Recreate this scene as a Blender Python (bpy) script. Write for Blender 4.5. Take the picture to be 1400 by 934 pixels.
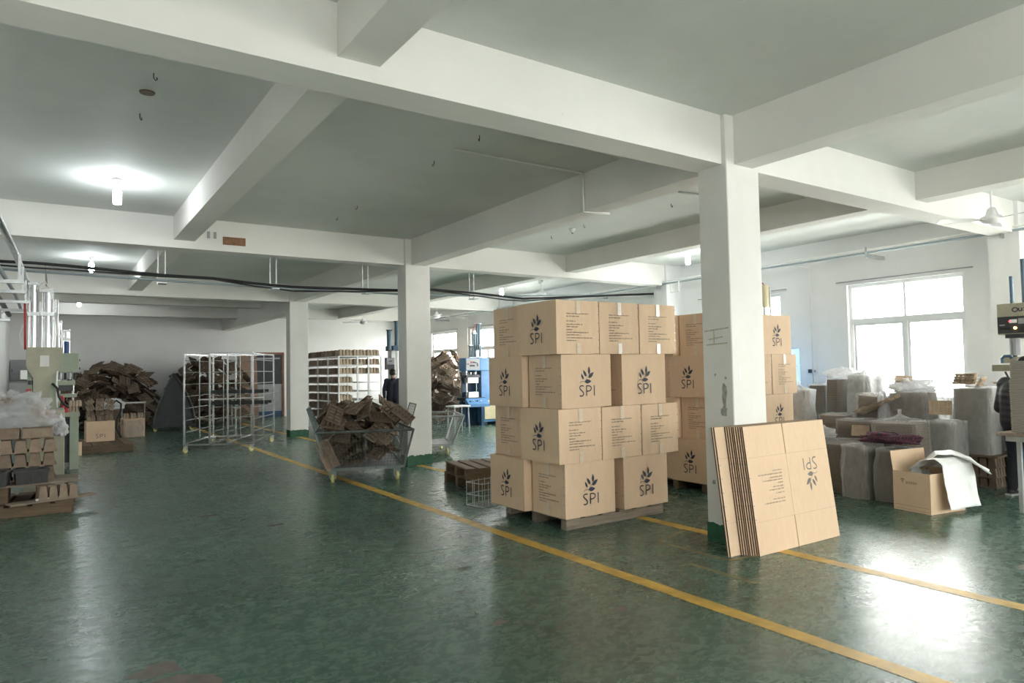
import bpy, bmesh, math, random
import numpy as np
from mathutils import Vector, Matrix, Euler, noise

for _o in list(bpy.data.objects):
    bpy.data.objects.remove(_o, do_unlink=True)
SC = bpy.context.scene
COL = SC.collection
PI = math.pi
random.seed(11)

# ------------------------------------------------------------ camera
cam_data = bpy.data.cameras.new('camera')
cam = bpy.data.objects.new('camera', cam_data)
COL.objects.link(cam)
CAM = Vector((-5.145, -4.038, 1.63))
YAW, PITCH, ROLL = 0.5945, 0.0413, -0.0181
fw = Vector((math.sin(YAW)*math.cos(PITCH), math.cos(YAW)*math.cos(PITCH), math.sin(PITCH)))
rt = Vector((math.cos(YAW), -math.sin(YAW), 0))
up = rt.cross(fw)
r2 = rt*math.cos(ROLL) + up*math.sin(ROLL)
u2 = up*math.cos(ROLL) - rt*math.sin(ROLL)
m = Matrix.Identity(4)
for i in range(3):
    m[i][0], m[i][1], m[i][2], m[i][3] = r2[i], u2[i], -fw[i], CAM[i]
cam.matrix_world = m
cam_data.sensor_width = 36
cam_data.lens = 935.76/1400*36
cam_data.clip_start = 0.05
SC.camera = cam

# ------------------------------------------------------------ sky and exposure
SC.view_settings.view_transform = 'Standard'
SC.view_settings.look = 'None'
SC.view_settings.gamma = 1
SC.view_settings.use_curve_mapping = False
SC.view_settings.exposure = 1.06
world = bpy.data.worlds.new('overcast_sky')
SC.world = world
world.use_nodes = True
bg = world.node_tree.nodes['Background']
bg.inputs[0].default_value = (1.0, 0.968, 0.92, 1)
bg.inputs[1].default_value = 12.0

# window openings as (y0, y1) on the right wall
WZ0, WZ1 = 0.95, 3.07
WINDOWS = [(-9.2, -7.4), (-5.93, -3.98), (-2.55, -0.6), (0.95, 2.9), (4.28, 6.23), (7.8, 9.75), (11.1, 13.05), (14.55, 16.5), (17.5, 19.45), (21.3, 22.5)]  # last opening is added out of view to brighten the end wall
BACKWIN = [(-5.0, -3.1), (-2.0, -0.2), (1.2, 3.0), (4.2, 6.1)]
for i, (a, b) in enumerate(WINDOWS):
    L = bpy.data.lights.new('daylight_portal', 'AREA')
    L.shape = 'RECTANGLE'; L.size = WZ1-WZ0; L.size_y = b-a
    L.cycles.is_portal = True
    o = bpy.data.objects.new('daylight_portal', L); COL.objects.link(o)
    o.location = (7.27, (a+b)/2, (WZ0+WZ1)/2); o.rotation_euler = (0, PI/2, 0)
for i, (a, b) in enumerate(BACKWIN):
    L = bpy.data.lights.new('daylight_portal', 'AREA')
    L.shape = 'RECTANGLE'; L.size = b-a; L.size_y = WZ1-WZ0
    L.cycles.is_portal = True
    o = bpy.data.objects.new('daylight_portal', L); COL.objects.link(o)
    o.location = ((a+b)/2, -9.77, (WZ0+WZ1)/2); o.rotation_euler = (PI/2, 0, 0)

# ------------------------------------------------------------ materials
def nt(name):
    M = bpy.data.materials.new(name); M.use_nodes = True
    N = M.node_tree.nodes; Lk = M.node_tree.links
    return M, N, Lk, N['Principled BSDF']
def mat(name, col, rough=0.6, metal=0.0, var=0.12, scale=6.0, bump=0.0, bscale=None, rnd=0.0, stretch=(1, 1, 1), spec=0.5, coord='Object', detail=4):
    """plain procedural surface: base colour varied by noise, an optional bump, an optional random tone for each object"""
    M, N, Lk, B = nt(name)
    tc = N.new('ShaderNodeTexCoord'); mp = N.new('ShaderNodeMapping'); mp.inputs['Scale'].default_value = stretch
    Lk.new(tc.outputs[coord], mp.inputs[0])
    nz = N.new('ShaderNodeTexNoise'); nz.inputs['Scale'].default_value = scale; nz.inputs['Detail'].default_value = detail
    Lk.new(mp.outputs[0], nz.inputs['Vector'])
    rp = N.new('ShaderNodeValToRGB')
    rp.color_ramp.elements[0].position = 0.3; rp.color_ramp.elements[1].position = 0.72
    rp.color_ramp.elements[0].color = [c*(1-var) for c in col]+[1]
    rp.color_ramp.elements[1].color = [min(1, c*(1+var)) for c in col]+[1]
    Lk.new(nz.outputs['Fac'], rp.inputs[0])
    out = rp.outputs[0]
    if rnd:
        oi = N.new('ShaderNodeObjectInfo'); mr = N.new('ShaderNodeMapRange')
        mr.inputs['To Min'].default_value = 1-rnd; mr.inputs['To Max'].default_value = 1+rnd
        Lk.new(oi.outputs['Random'], mr.inputs[0])
        hs = N.new('ShaderNodeHueSaturation'); Lk.new(mr.outputs[0], hs.inputs['Value']); Lk.new(out, hs.inputs['Color'])
        out = hs.outputs[0]
    Lk.new(out, B.inputs['Base Color'])
    B.inputs['Roughness'].default_value = rough; B.inputs['Metallic'].default_value = metal
    B.inputs['Specular IOR Level'].default_value = spec
    if bump:
        n2 = N.new('ShaderNodeTexNoise'); n2.inputs['Scale'].default_value = bscale or scale*6; n2.inputs['Detail'].default_value = 3
        Lk.new(mp.outputs[0], n2.inputs['Vector'])
        bp = N.new('ShaderNodeBump'); bp.inputs['Strength'].default_value = bump; bp.inputs['Distance'].default_value = 0.02
        Lk.new(n2.outputs['Fac'], bp.inputs['Height']); Lk.new(bp.outputs[0], B.inputs['Normal'])
    return M
def emis(name, col, s):
    M = bpy.data.materials.new(name); M.use_nodes = True; N = M.node_tree.nodes
    for n in list(N): N.remove(n)
    e = N.new('ShaderNodeEmission'); e.inputs[0].default_value = (*col, 1); e.inputs[1].default_value = s
    o = N.new('ShaderNodeOutputMaterial'); M.node_tree.links.new(e.outputs[0], o.inputs[0])
    return M
def film(name, opac, col=(0.9, 0.91, 0.93), rough=0.25, scale=11.0, lo=0.92):
    """thin plastic sheeting: part see-through, part milky and shiny, cloudier in patches"""
    M, N, Lk, B = nt(name)
    B.inputs['Base Color'].default_value = (*col, 1); B.inputs['Roughness'].default_value = rough
    B.inputs['Specular IOR Level'].default_value = 0.6
    tr = N.new('ShaderNodeBsdfTransparent'); mx = N.new('ShaderNodeMixShader')
    tc = N.new('ShaderNodeTexCoord'); nz = N.new('ShaderNodeTexNoise'); nz.inputs['Scale'].default_value = scale; nz.inputs['Detail'].default_value = 5
    mp = N.new('ShaderNodeMapping'); mp.inputs['Scale'].default_value = (1.3, 1.3, 0.8); Lk.new(tc.outputs['Object'], mp.inputs[0]); Lk.new(mp.outputs[0], nz.inputs['Vector'])
    mr = N.new('ShaderNodeMapRange'); mr.inputs['From Min'].default_value = 0.35; mr.inputs['From Max'].default_value = 0.7
    mr.inputs['To Min'].default_value = opac*lo; mr.inputs['To Max'].default_value = min(1, opac*1.12)
    Lk.new(nz.outputs['Fac'], mr.inputs[0]); Lk.new(mr.outputs[0], mx.inputs[0])
    tl = N.new('ShaderNodeBsdfTranslucent'); tl.inputs[0].default_value = (*col, 1)
    mt = N.new('ShaderNodeMixShader'); mt.inputs[0].default_value = 0.45; Lk.new(B.outputs[0], mt.inputs[1]); Lk.new(tl.outputs[0], mt.inputs[2])
    Lk.new(tr.outputs[0], mx.inputs[1]); Lk.new(mt.outputs[0], mx.inputs[2])
    n2 = N.new('ShaderNodeTexNoise'); n2.inputs['Scale'].default_value = scale*3; n2.inputs['Detail'].default_value = 6; Lk.new(mp.outputs[0], n2.inputs['Vector'])
    bp = N.new('ShaderNodeBump'); bp.inputs['Strength'].default_value = 1.0; bp.inputs['Distance'].default_value = 0.045
    Lk.new(n2.outputs['Fac'], bp.inputs['Height']); Lk.new(bp.outputs[0], B.inputs['Normal'])
    Lk.new(mx.outputs[0], N['Material Output'].inputs[0])
    return M
def layered(name, c0, c1, step, rough=0.85, axis=2, bump=0.6):
    """edges of a nested stack: thin layers, the sheets and the gaps between them"""
    M, N, Lk, B = nt(name)
    tc = N.new('ShaderNodeTexCoord'); sp = N.new('ShaderNodeSeparateXYZ'); Lk.new(tc.outputs['Object'], sp.inputs[0])
    nz = N.new('ShaderNodeTexNoise'); nz.inputs['Scale'].default_value = 9; Lk.new(tc.outputs['Object'], nz.inputs['Vector'])
    ad = N.new('ShaderNodeMath'); ad.operation = 'MULTIPLY_ADD'; ad.inputs[1].default_value = 0.012
    Lk.new(nz.outputs['Fac'], ad.inputs[0]); Lk.new(sp.outputs[axis], ad.inputs[2])
    mu = N.new('ShaderNodeMath'); mu.operation = 'MULTIPLY'; mu.inputs[1].default_value = 2*PI/step; Lk.new(ad.outputs[0], mu.inputs[0])
    si = N.new('ShaderNodeMath'); si.operation = 'SINE'; Lk.new(mu.outputs[0], si.inputs[0])
    mr = N.new('ShaderNodeMapRange'); mr.inputs['From Min'].default_value = -1; Lk.new(si.outputs[0], mr.inputs[0])
    mx = N.new('ShaderNodeMix'); mx.data_type = 'RGBA'; mx.inputs[6].default_value = (*c0, 1); mx.inputs[7].default_value = (*c1, 1)
    Lk.new(mr.outputs[0], mx.inputs[0]); Lk.new(mx.outputs[2], B.inputs['Base Color'])
    bp = N.new('ShaderNodeBump'); bp.inputs['Strength'].default_value = bump; bp.inputs['Distance'].default_value = 0.004
    Lk.new(mr.outputs[0], bp.inputs['Height']); Lk.new(bp.outputs[0], B.inputs['Normal'])
    B.inputs['Roughness'].default_value = rough
    return M

def plaster(name, col, dirt):
    M, N, Lk, B = nt(name)
    tc = N.new('ShaderNodeTexCoord')
    n1 = N.new('ShaderNodeTexNoise'); n1.inputs['Scale'].default_value = 0.55; n1.inputs['Detail'].default_value = 8; n1.inputs['Roughness'].default_value = 0.65
    n2 = N.new('ShaderNodeTexNoise'); n2.inputs['Scale'].default_value = 7; n2.inputs['Detail'].default_value = 8; n2.inputs['Roughness'].default_value = 0.7
    for n in (n1, n2): Lk.new(tc.outputs['Object'], n.inputs['Vector'])
    r1 = N.new('ShaderNodeValToRGB'); r1.color_ramp.elements[0].position = 0.3; r1.color_ramp.elements[1].position = 0.62
    r1.color_ramp.elements[0].color = [c*(1-dirt) for c in col]+[1]; r1.color_ramp.elements[1].color = [*col, 1]
    Lk.new(n1.outputs['Fac'], r1.inputs[0])
    r2_ = N.new('ShaderNodeValToRGB'); r2_.color_ramp.elements[0].position = 0.24; r2_.color_ramp.elements[1].position = 0.31
    r2_.color_ramp.elements[0].color = (0.72, 0.71, 0.68, 1); r2_.color_ramp.elements[1].color = (1, 1, 1, 1)
    Lk.new(n2.outputs['Fac'], r2_.inputs[0])
    mx = N.new('ShaderNodeMix'); mx.data_type = 'RGBA'; mx.blend_type = 'MULTIPLY'; mx.inputs[0].default_value = 0.8
    Lk.new(r1.outputs[0], mx.inputs[6]); Lk.new(r2_.outputs[0], mx.inputs[7]); Lk.new(mx.outputs[2], B.inputs['Base Color'])
    bp = N.new('ShaderNodeBump'); bp.inputs['Strength'].default_value = 0.12; bp.inputs['Distance'].default_value = 0.02
    Lk.new(n2.outputs['Fac'], bp.inputs['Height']); Lk.new(bp.outputs[0], B.inputs['Normal'])
    B.inputs['Roughness'].default_value = 0.75; B.inputs['Specular IOR Level'].default_value = 0.25
    return M

def floor_material():
    """green coated concrete: trowel marks, scuffs and a sheen that comes and goes"""
    M, N, Lk, B = nt('green_floor_coating')
    tc = N.new('ShaderNodeTexCoord')
    mp = N.new('ShaderNodeMapping'); mp.inputs['Rotation'].default_value = (0, 0, 0.5); mp.inputs['Scale'].default_value = (1, 1.5, 1)
    Lk.new(tc.outputs['Object'], mp.inputs[0])
    big = N.new('ShaderNodeTexNoise'); big.inputs['Scale'].default_value = 0.55; big.inputs['Detail'].default_value = 5
    Lk.new(tc.outputs['Object'], big.inputs['Vector'])
    wn = N.new('ShaderNodeTexNoise'); wn.inputs['Scale'].default_value = 2.2; wn.inputs['Detail'].default_value = 3; Lk.new(mp.outputs[0], wn.inputs['Vector'])
    ad = N.new('ShaderNodeVectorMath'); ad.operation = 'MULTIPLY_ADD'; ad.inputs[1].default_value = (0.9, 0.9, 0.9)
    Lk.new(wn.outputs['Color'], ad.inputs[0]); Lk.new(mp.outputs[0], ad.inputs[2])
    vo = N.new('ShaderNodeTexVoronoi'); vo.inputs['Scale'].default_value = 4.5; vo.feature = 'F1'; Lk.new(ad.outputs[0], vo.inputs['Vector'])
    fine = N.new('ShaderNodeTexNoise'); fine.inputs['Scale'].default_value = 9; fine.inputs['Detail'].default_value = 7; fine.inputs['Roughness'].default_value = 0.7; fine.inputs['Distortion'].default_value = 1.2
    Lk.new(mp.outputs[0], fine.inputs['Vector'])
    r1 = N.new('ShaderNodeValToRGB'); e = r1.color_ramp.elements
    e[0].position = 0.3; e[0].color = (0.044, 0.094, 0.068, 1); e[1].position = 0.75; e[1].color = (0.082, 0.146, 0.108, 1)
    Lk.new(fine.outputs['Fac'], r1.inputs[0])
    sepc = N.new('ShaderNodeSeparateColor'); Lk.new(vo.outputs['Color'], sepc.inputs[0])
    r2_ = N.new('ShaderNodeMapRange'); r2_.inputs['To Min'].default_value = 0.90; r2_.inputs['To Max'].default_value = 1.14; Lk.new(sepc.outputs[0], r2_.inputs[0])
    r3 = N.new('ShaderNodeMapRange'); r3.inputs['From Min'].default_value = 0.3; r3.inputs['From Max'].default_value = 0.7; r3.inputs['To Min'].default_value = 0.8; r3.inputs['To Max'].default_value = 1.2; Lk.new(big.outputs['Fac'], r3.inputs[0])
    mu = N.new('ShaderNodeMath'); mu.operation = 'MULTIPLY'; Lk.new(r2_.outputs[0], mu.inputs[0]); Lk.new(r3.outputs[0], mu.inputs[1])
    hs = N.new('ShaderNodeHueSaturation'); Lk.new(mu.outputs[0], hs.inputs['Value']); Lk.new(r1.outputs[0], hs.inputs['Color'])
    # bare spots where the coating is gone
    sp = N.new('ShaderNodeTexNoise'); sp.inputs['Scale'].default_value = 1.7; sp.inputs['Detail'].default_value = 6; sp.inputs['Roughness'].default_value = 0.6; Lk.new(tc.outputs['Object'], sp.inputs['Vector'])
    r4 = N.new('ShaderNodeValToRGB'); r4.color_ramp.elements[0].position = 0.715; r4.color_ramp.elements[1].position = 0.725; Lk.new(sp.outputs['Fac'], r4.inputs[0])
    mx = N.new('ShaderNodeMix'); mx.data_type = 'RGBA'; mx.inputs[7].default_value = (0.20, 0.17, 0.15, 1)
    Lk.new(r4.outputs[0], mx.inputs[0]); Lk.new(hs.outputs[0], mx.inputs[6]); Lk.new(mx.outputs[2], B.inputs['Base Color'])
    rr = N.new('ShaderNodeMapRange'); rr.inputs['From Min'].default_value = 0.3; rr.inputs['From Max'].default_value = 0.75; rr.inputs['To Min'].default_value = 0.20; rr.inputs['To Max'].default_value = 0.36
    Lk.new(fine.outputs['Fac'], rr.inputs[0]); Lk.new(rr.outputs[0], B.inputs['Roughness'])
    bp = N.new('ShaderNodeBump'); bp.inputs['Strength'].default_value = 0.09; bp.inputs['Distance'].default_value = 0.02
    Lk.new(wn.outputs['Fac'], bp.inputs['Height'])
    b2 = N.new('ShaderNodeBump'); b2.inputs['Strength'].default_value = 0.05; b2.inputs['Distance'].default_value = 0.01
    Lk.new(fine.outputs['Fac'], b2.inputs['Height']); Lk.new(bp.outputs[0], b2.inputs['Normal']); Lk.new(b2.outputs[0], B.inputs['Normal'])
    B.inputs['Specular IOR Level'].default_value = 0.5
    return M

def glass_material():
    M = bpy.data.materials.new('window_glass'); M.use_nodes = True; N = M.node_tree.nodes; Lk = M.node_tree.links
    N.remove(N['Principled BSDF'])
    tr = N.new('ShaderNodeBsdfTransparent'); tr.inputs[0].default_value = (0.95, 0.97, 0.97, 1)
    gl = N.new('ShaderNodeBsdfGlossy'); gl.inputs['Roughness'].default_value = 0.03
    lw = N.new('ShaderNodeLayerWeight'); lw.inputs[0].default_value = 0.5
    pw = N.new('ShaderNodeMath'); pw.operation = 'POWER'; pw.inputs[1].default_value = 4.5; Lk.new(lw.outputs['Facing'], pw.inputs[0])
    fr = N.new('ShaderNodeMath'); fr.operation = 'MULTIPLY_ADD'; fr.inputs[1].default_value = 0.85; fr.inputs[2].default_value = 0.04; Lk.new(pw.outputs[0], fr.inputs[0])
    mx = N.new('ShaderNodeMixShader'); Lk.new(fr.outputs[0], mx.inputs[0]); Lk.new(tr.outputs[0], mx.inputs[1]); Lk.new(gl.outputs[0], mx.inputs[2])
    Lk.new(mx.outputs[0], N['Material Output'].inputs[0])
    return M

M_WALL = plaster('white_wall_paint', (0.85, 0.85, 0.84), 0.10)
M_CEIL = plaster('ceiling_paint', (0.72, 0.74, 0.71), 0.14)
M_BEAM = plaster('beam_paint', (0.80, 0.79, 0.75), 0.10)
M_COLU = plaster('column_paint', (0.80, 0.79, 0.75), 0.16)
M_FLOOR = floor_material()
M_GREEN = mat('green_base_paint', (0.020, 0.105, 0.055), 0.45, var=0.25, scale=12)
M_YEL = mat('yellow_line_paint', (0.55, 0.34, 0.06), 0.4, var=0.3, scale=7, bump=0.1)
M_YELW = mat('worn_yellow_paint', (0.22, 0.20, 0.10), 0.45, var=0.4, scale=9)
M_UPVC = mat('white_window_frame', (0.78, 0.80, 0.80), 0.35, var=0.03)
M_GLASS = glass_material()
M_CARD = mat('brown_cardboard', (0.71, 0.52, 0.36), 0.75, var=0.03, scale=22, stretch=(1, 1, 0.3), rnd=0.05, bump=0.05, bscale=60, spec=0.25)
M_CARDE = layered('cardboard_edges', (0.10, 0.065, 0.04), (0.33, 0.22, 0.135), 0.009)
M_INK = mat('dark_print_ink', (0.030, 0.038, 0.062), 0.6, var=0.1)
M_INKF = mat('faded_print_ink', (0.12, 0.095, 0.085), 0.7, var=0.1)
M_INKP = mat('pale_print_ink', (0.24, 0.19, 0.155), 0.7, var=0.1)
M_TAPE = mat('clear_packing_tape', (0.74, 0.62, 0.48), 0.12, var=0.08, scale=20)
M_TAPEW = mat('shiny_packing_tape', (0.85, 0.80, 0.74), 0.15, var=0.08, scale=20)
M_STAPLE = mat('staple_steel', (0.8, 0.8, 0.8), 0.25, metal=0.6)
M_WOOD = mat('weathered_pallet_wood', (0.25, 0.20, 0.155), 0.8, var=0.28, scale=4, stretch=(1, 9, 9), bump=0.25, bscale=10, rnd=0.12)
M_WOODD = mat('brown_pallet_wood', (0.17, 0.115, 0.07), 0.8, var=0.25, scale=4, stretch=(1, 8, 8), bump=0.2, rnd=0.12)
M_PULP = mat('moulded_pulp', (0.29, 0.222, 0.168), 0.9, var=0.14, scale=14, bump=0.25, bscale=90, rnd=0.22, spec=0.15)
M_PULPD = mat('dark_moulded_pulp', (0.185, 0.138, 0.102), 0.9, var=0.16, scale=14, bump=0.25, bscale=90, rnd=0.25, spec=0.15)
M_PULPL = mat('light_moulded_pulp', (0.50, 0.40, 0.30), 0.9, var=0.1, scale=14, bump=0.2, bscale=90, rnd=0.12, spec=0.15)
M_PULPG = mat('grey_moulded_pulp', (0.095, 0.095, 0.092), 0.9, var=0.15, scale=14, bump=0.2, bscale=90, rnd=0.1, spec=0.15)
M_STEEL = mat('galvanised_steel', (0.52, 0.54, 0.55), 0.38, metal=0.85, var=0.15, scale=12)
M_ALU = mat('bright_aluminium', (0.74, 0.75, 0.77), 0.24, metal=1.0, var=0.06, scale=9)
M_PIPE = mat('grey_pipe', (0.30, 0.36, 0.38), 0.4, metal=0.3, var=0.1)
M_WPVC = mat('white_plastic_pipe', (0.80, 0.80, 0.77), 0.35, var=0.05)
M_BLACK = mat('black_rubber', (0.012, 0.012, 0.013), 0.55, var=0.2)
M_DARKM = mat('dark_metal', (0.055, 0.06, 0.065), 0.45, metal=0.5, var=0.2)
M_WHITEP = mat('white_enamel', (0.80, 0.80, 0.80), 0.3, var=0.04)
M_FRAMEG = mat('grey_green_steel', (0.13, 0.155, 0.145), 0.45, metal=0.4, var=0.2, scale=10)
M_FRAMEL = mat('light_grey_steel', (0.40, 0.42, 0.42), 0.4, metal=0.5, var=0.15, scale=10)
M_WHEEL = mat('yellow_nylon_wheel', (0.70, 0.62, 0.26), 0.45, var=0.1)
M_BLUEM = mat('blue_machine_paint', (0.10, 0.24, 0.46), 0.35, var=0.12, scale=5)
M_BLUED = mat('dark_blue_machine_paint', (0.035, 0.085, 0.17), 0.4, var=0.12, scale=5)
M_BLUET = mat('slate_blue_tube', (0.09, 0.15, 0.20), 0.35, metal=0.3, var=0.12)
M_BEIGE = mat('beige_green_machine_paint', (0.37, 0.355, 0.265), 0.5, var=0.12, scale=5)
M_PALEG = mat('pale_green_machine_paint', (0.37, 0.42, 0.32), 0.5, var=0.1, scale=5)
M_CREAM = mat('cream_panel', (0.60, 0.53, 0.34), 0.5, var=0.08)
M_GREYP = mat('grey_panel', (0.32, 0.33, 0.34), 0.5, var=0.08)
M_RED = mat('red_paint', (0.45, 0.03, 0.03), 0.4, var=0.1)
M_PAPER = mat('white_paper', (0.75, 0.75, 0.73), 0.7, var=0.05)
M_BULB = emis('lit_tube_glass', (0.93, 0.98, 1.0), 45)

# ------------------------------------------------------------ mesh helpers
class MB:
    def __init__(s): s.v = []; s.f = []
    def add(s, vs, fs):
        n = len(s.v); s.v += [tuple(v) for v in vs]; s.f += [tuple(i+n for i in f) for f in fs]; return s
    def box(s, x0, y0, z0, x1, y1, z1):
        vs = [(x, y, z) for z in (z0, z1) for y in (y0, y1) for x in (x0, x1)]
        return s.add(vs, [(0, 2, 3, 1), (4, 5, 7, 6), (0, 1, 5, 4), (2, 6, 7, 3), (0, 4, 6, 2), (1, 3, 7, 5)])
    def obox(s, c, size, rot=(0, 0, 0)):
        R = Euler(rot).to_matrix(); c = Vector(c); h = [d/2 for d in size]
        vs = [c+R@Vector((x*h[0], y*h[1], z*h[2])) for z in (-1, 1) for y in (-1, 1) for x in (-1, 1)]
        return s.add(vs, [(0, 2, 3, 1), (4, 5, 7, 6), (0, 1, 5, 4), (2, 6, 7, 3), (0, 4, 6, 2), (1, 3, 7, 5)])
    def beam(s, p0, p1, w, h, upv=(0, 0, 1)):
        p0, p1 = Vector(p0), Vector(p1); d = (p1-p0).normalized(); u = Vector(upv)
        if abs(d.dot(u)) > .98: u = Vector((1, 0, 0))
        a = d.cross(u).normalized(); b = a.cross(d)
        vs = [p+a*(x*w/2)+b*(y*h/2) for p in (p0, p1) for x, y in ((-1, -1), (1, -1), (1, 1), (-1, 1))]
        return s.add(vs, [(3, 2, 1, 0), (4, 5, 6, 7)]+[(i, (i+1) % 4, 4+(i+1) % 4, 4+i) for i in range(4)])
    def cyl(s, p0, p1, r, r1=None, n=12, cap=True):
        p0, p1 = Vector(p0), Vector(p1); d = (p1-p0).normalized(); u = Vector((0, 0, 1)) if abs(d.z) < .9 else Vector((1, 0, 0))
        a = d.cross(u).normalized(); b = d.cross(a); r1 = r if r1 is None else r1
        vs = [p+(a*math.cos(2*PI*i/n)+b*math.sin(2*PI*i/n))*q for p, q in ((p0, r), (p1, r1)) for i in range(n)]
        fs = [(i, n+i, n+(i+1) % n, (i+1) % n) for i in range(n)]
        if cap: fs += [tuple(range(n)), tuple(range(2*n-1, n-1, -1))]
        return s.add(vs, fs)
    def tube(s, pts, r, n=8):
        pts = [Vector(p) for p in pts]; k = len(pts); vs = []; prev = None
        for i, p in enumerate(pts):
            d = (pts[min(i+1, k-1)]-pts[max(i-1, 0)]).normalized()
            if prev is None:
                u = Vector((0, 0, 1)) if abs(d.z) < .9 else Vector((1, 0, 0)); a = d.cross(u).normalized()
            else: a = (prev-d*prev.dot(d)).normalized()
            prev = a; b = d.cross(a); rr = r[i] if isinstance(r, (list, tuple)) else r
            vs += [p+(a*math.cos(2*PI*j/n)+b*math.sin(2*PI*j/n))*rr for j in range(n)]
        fs = [(i*n+j, (i+1)*n+j, (i+1)*n+(j+1) % n, i*n+(j+1) % n) for i in range(k-1) for j in range(n)]
        fs += [tuple(range(n)), tuple(range(k*n-1, (k-1)*n-1, -1))]
        return s.add(vs, fs)
    def lathe(s, prof, n=16, c=(0, 0, 0)):
        c = Vector(c); k = len(prof)
        vs = [c+Vector((r*math.cos(2*PI*j/n), r*math.sin(2*PI*j/n), z)) for r, z in prof for j in range(n)]
        fs = [(i*n+j, i*n+(j+1) % n, (i+1)*n+(j+1) % n, (i+1)*n+j) for i in range(k-1) for j in range(n)]
        fs += [tuple(range(n-1, -1, -1)), tuple(range((k-1)*n, k*n))]
        return s.add(vs, fs)
    def prism(s, poly, p, ax, ay, depth):
        """flat outline poly in the plane through p along ax, ay, given thickness depth along ax x ay"""
        p, ax, ay = Vector(p), Vector(ax), Vector(ay); nz = ax.cross(ay).normalized(); n = len(poly)
        vs = [p+ax*x+ay*y+nz*q for q in (0, depth) for x, y in poly]
        return s.add(vs, [tuple(range(n-1, -1, -1)), tuple(range(n, 2*n))]+[(i, (i+1) % n, n+(i+1) % n, n+i) for i in range(n)])
    def grid(s, P, nu, nv, closed_u=False):
        """P(i,j) -> point"""
        vs = [P(i, j) for j in range(nv) for i in range(nu)]
        fs = []
        for j in range(nv-1):
            for i in range(nu if closed_u else nu-1):
                fs.append((j*nu+i, j*nu+(i+1) % nu, (j+1)*nu+(i+1) % nu, (j+1)*nu+i))
        return s.add(vs, fs)
    def mesh(s, name, material, smooth=False, bevel=0, segs=1):
        me = bpy.data.meshes.new(name); me.from_pydata(s.v, [], s.f)
        if bevel:
            bm = bmesh.new(); bm.from_mesh(me)
            bmesh.ops.bevel(bm, geom=[e for e in bm.edges if e.is_manifold and e.calc_face_angle(0) > 0.5], offset=bevel, segments=segs, affect='EDGES', profile=0.6)
            bm.to_mesh(me); bm.free()
        if smooth: me.polygons.foreach_set('use_smooth', [True]*len(me.polygons))
        me.materials.append(material); me.update()
        return me
    def build(s, name, material, parent=None, smooth=False, bevel=0, segs=1):
        return link(name, s.mesh(name, material, smooth, bevel, segs), parent)
def link(name, me, parent=None, loc=(0, 0, 0), rot=(0, 0, 0)):
    o = bpy.data.objects.new(name, me); COL.objects.link(o); o.location = loc; o.rotation_euler = rot
    if parent: o.parent = parent
    return o
def tag(o, label, cat, group=None):
    o['label'] = label; o['category'] = cat
    if group: o['group'] = group
    return o
def thing(name, label, cat, loc=(0, 0, 0), rz=0.0, group=None, rot=None):
    o = bpy.data.objects.new(name, None); COL.objects.link(o); o.empty_display_size = 0.1
    o.location = loc; o.rotation_euler = rot or (0, 0, rz)
    return tag(o, label, cat, group)
def struct(o, label=None, cat=None):
    o['kind'] = 'structure'
    if label: o['label'] = label
    if cat: o['category'] = cat
    return o
def copy_tree(o, parent=None):
    c = o.copy(); COL.objects.link(c); c.parent = parent
    for ch in list(o.children): copy_tree(ch, c)
    return c
def nz3(x, y, z): return noise.noise(Vector((x, y, z)))

# ------------------------------------------------------------ the building shell
XL, XR, YB, YF = -6.2, 7.0, -9.6, 22.83
ZC, ZB, ZS = 3.96, 3.5, 3.614
COLY = [-6.87, 0.0, 6.856, 13.824]
fl = struct(MB().box(XL-.3, YB-.3, -0.2, XR+.3, YF+.3, 0).build('floor', M_FLOOR), 'green coated concrete factory floor with yellow lines', 'floor')
struct(MB().box(XL-.3, YB-.3, ZC, XR+.3, YF+.3, ZC+.2).build('ceiling', M_CEIL), 'grey white painted concrete ceiling slab', 'ceiling')
struct(MB().box(XL-.3, YB-.3, 0, XL, YF+.3, ZC).build('wall_left', M_WALL), 'white wall behind the hydraulic presses', 'wall')
struct(MB().box(XL, YF, 0, XR+.3, YF+.3, ZC).build('wall_far', M_WALL), 'white end wall behind the heaps of trays', 'wall')
# outside ground seen through the panes
struct(MB().box(XR+.3, -40, -0.5, 60, 60, -0.4).build('ground_outside', mat('pale_outside_paving', (0.6, 0.6, 0.58), 0.8)), 'pale paving outside the windows', 'ground')

def wall_with_holes(mb, u0, u1, holes, put):
    cur = u0
    for a, b in holes:
        put(mb, cur, a, 0, ZC); put(mb, a, b, 0, WZ0); put(mb, a, b, WZ1, ZC); cur = b
    put(mb, cur, u1, 0, ZC)
mb = MB(); wall_with_holes(mb, YB-.3, YF, WINDOWS, lambda q, a, b, z0, z1: q.box(XR, a, z0, XR+.26, b, z1))
struct(mb.build('wall_right', M_WALL), 'white outer wall with the row of windows', 'wall')
mb = MB(); wall_with_holes(mb, XL, XR, BACKWIN, lambda q, a, b, z0, z1: q.box(a, YB-.3, z0, b, YB, z1))
struct(mb.build('wall_back', M_WALL), 'white wall with windows at the back of the hall', 'wall')

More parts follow.
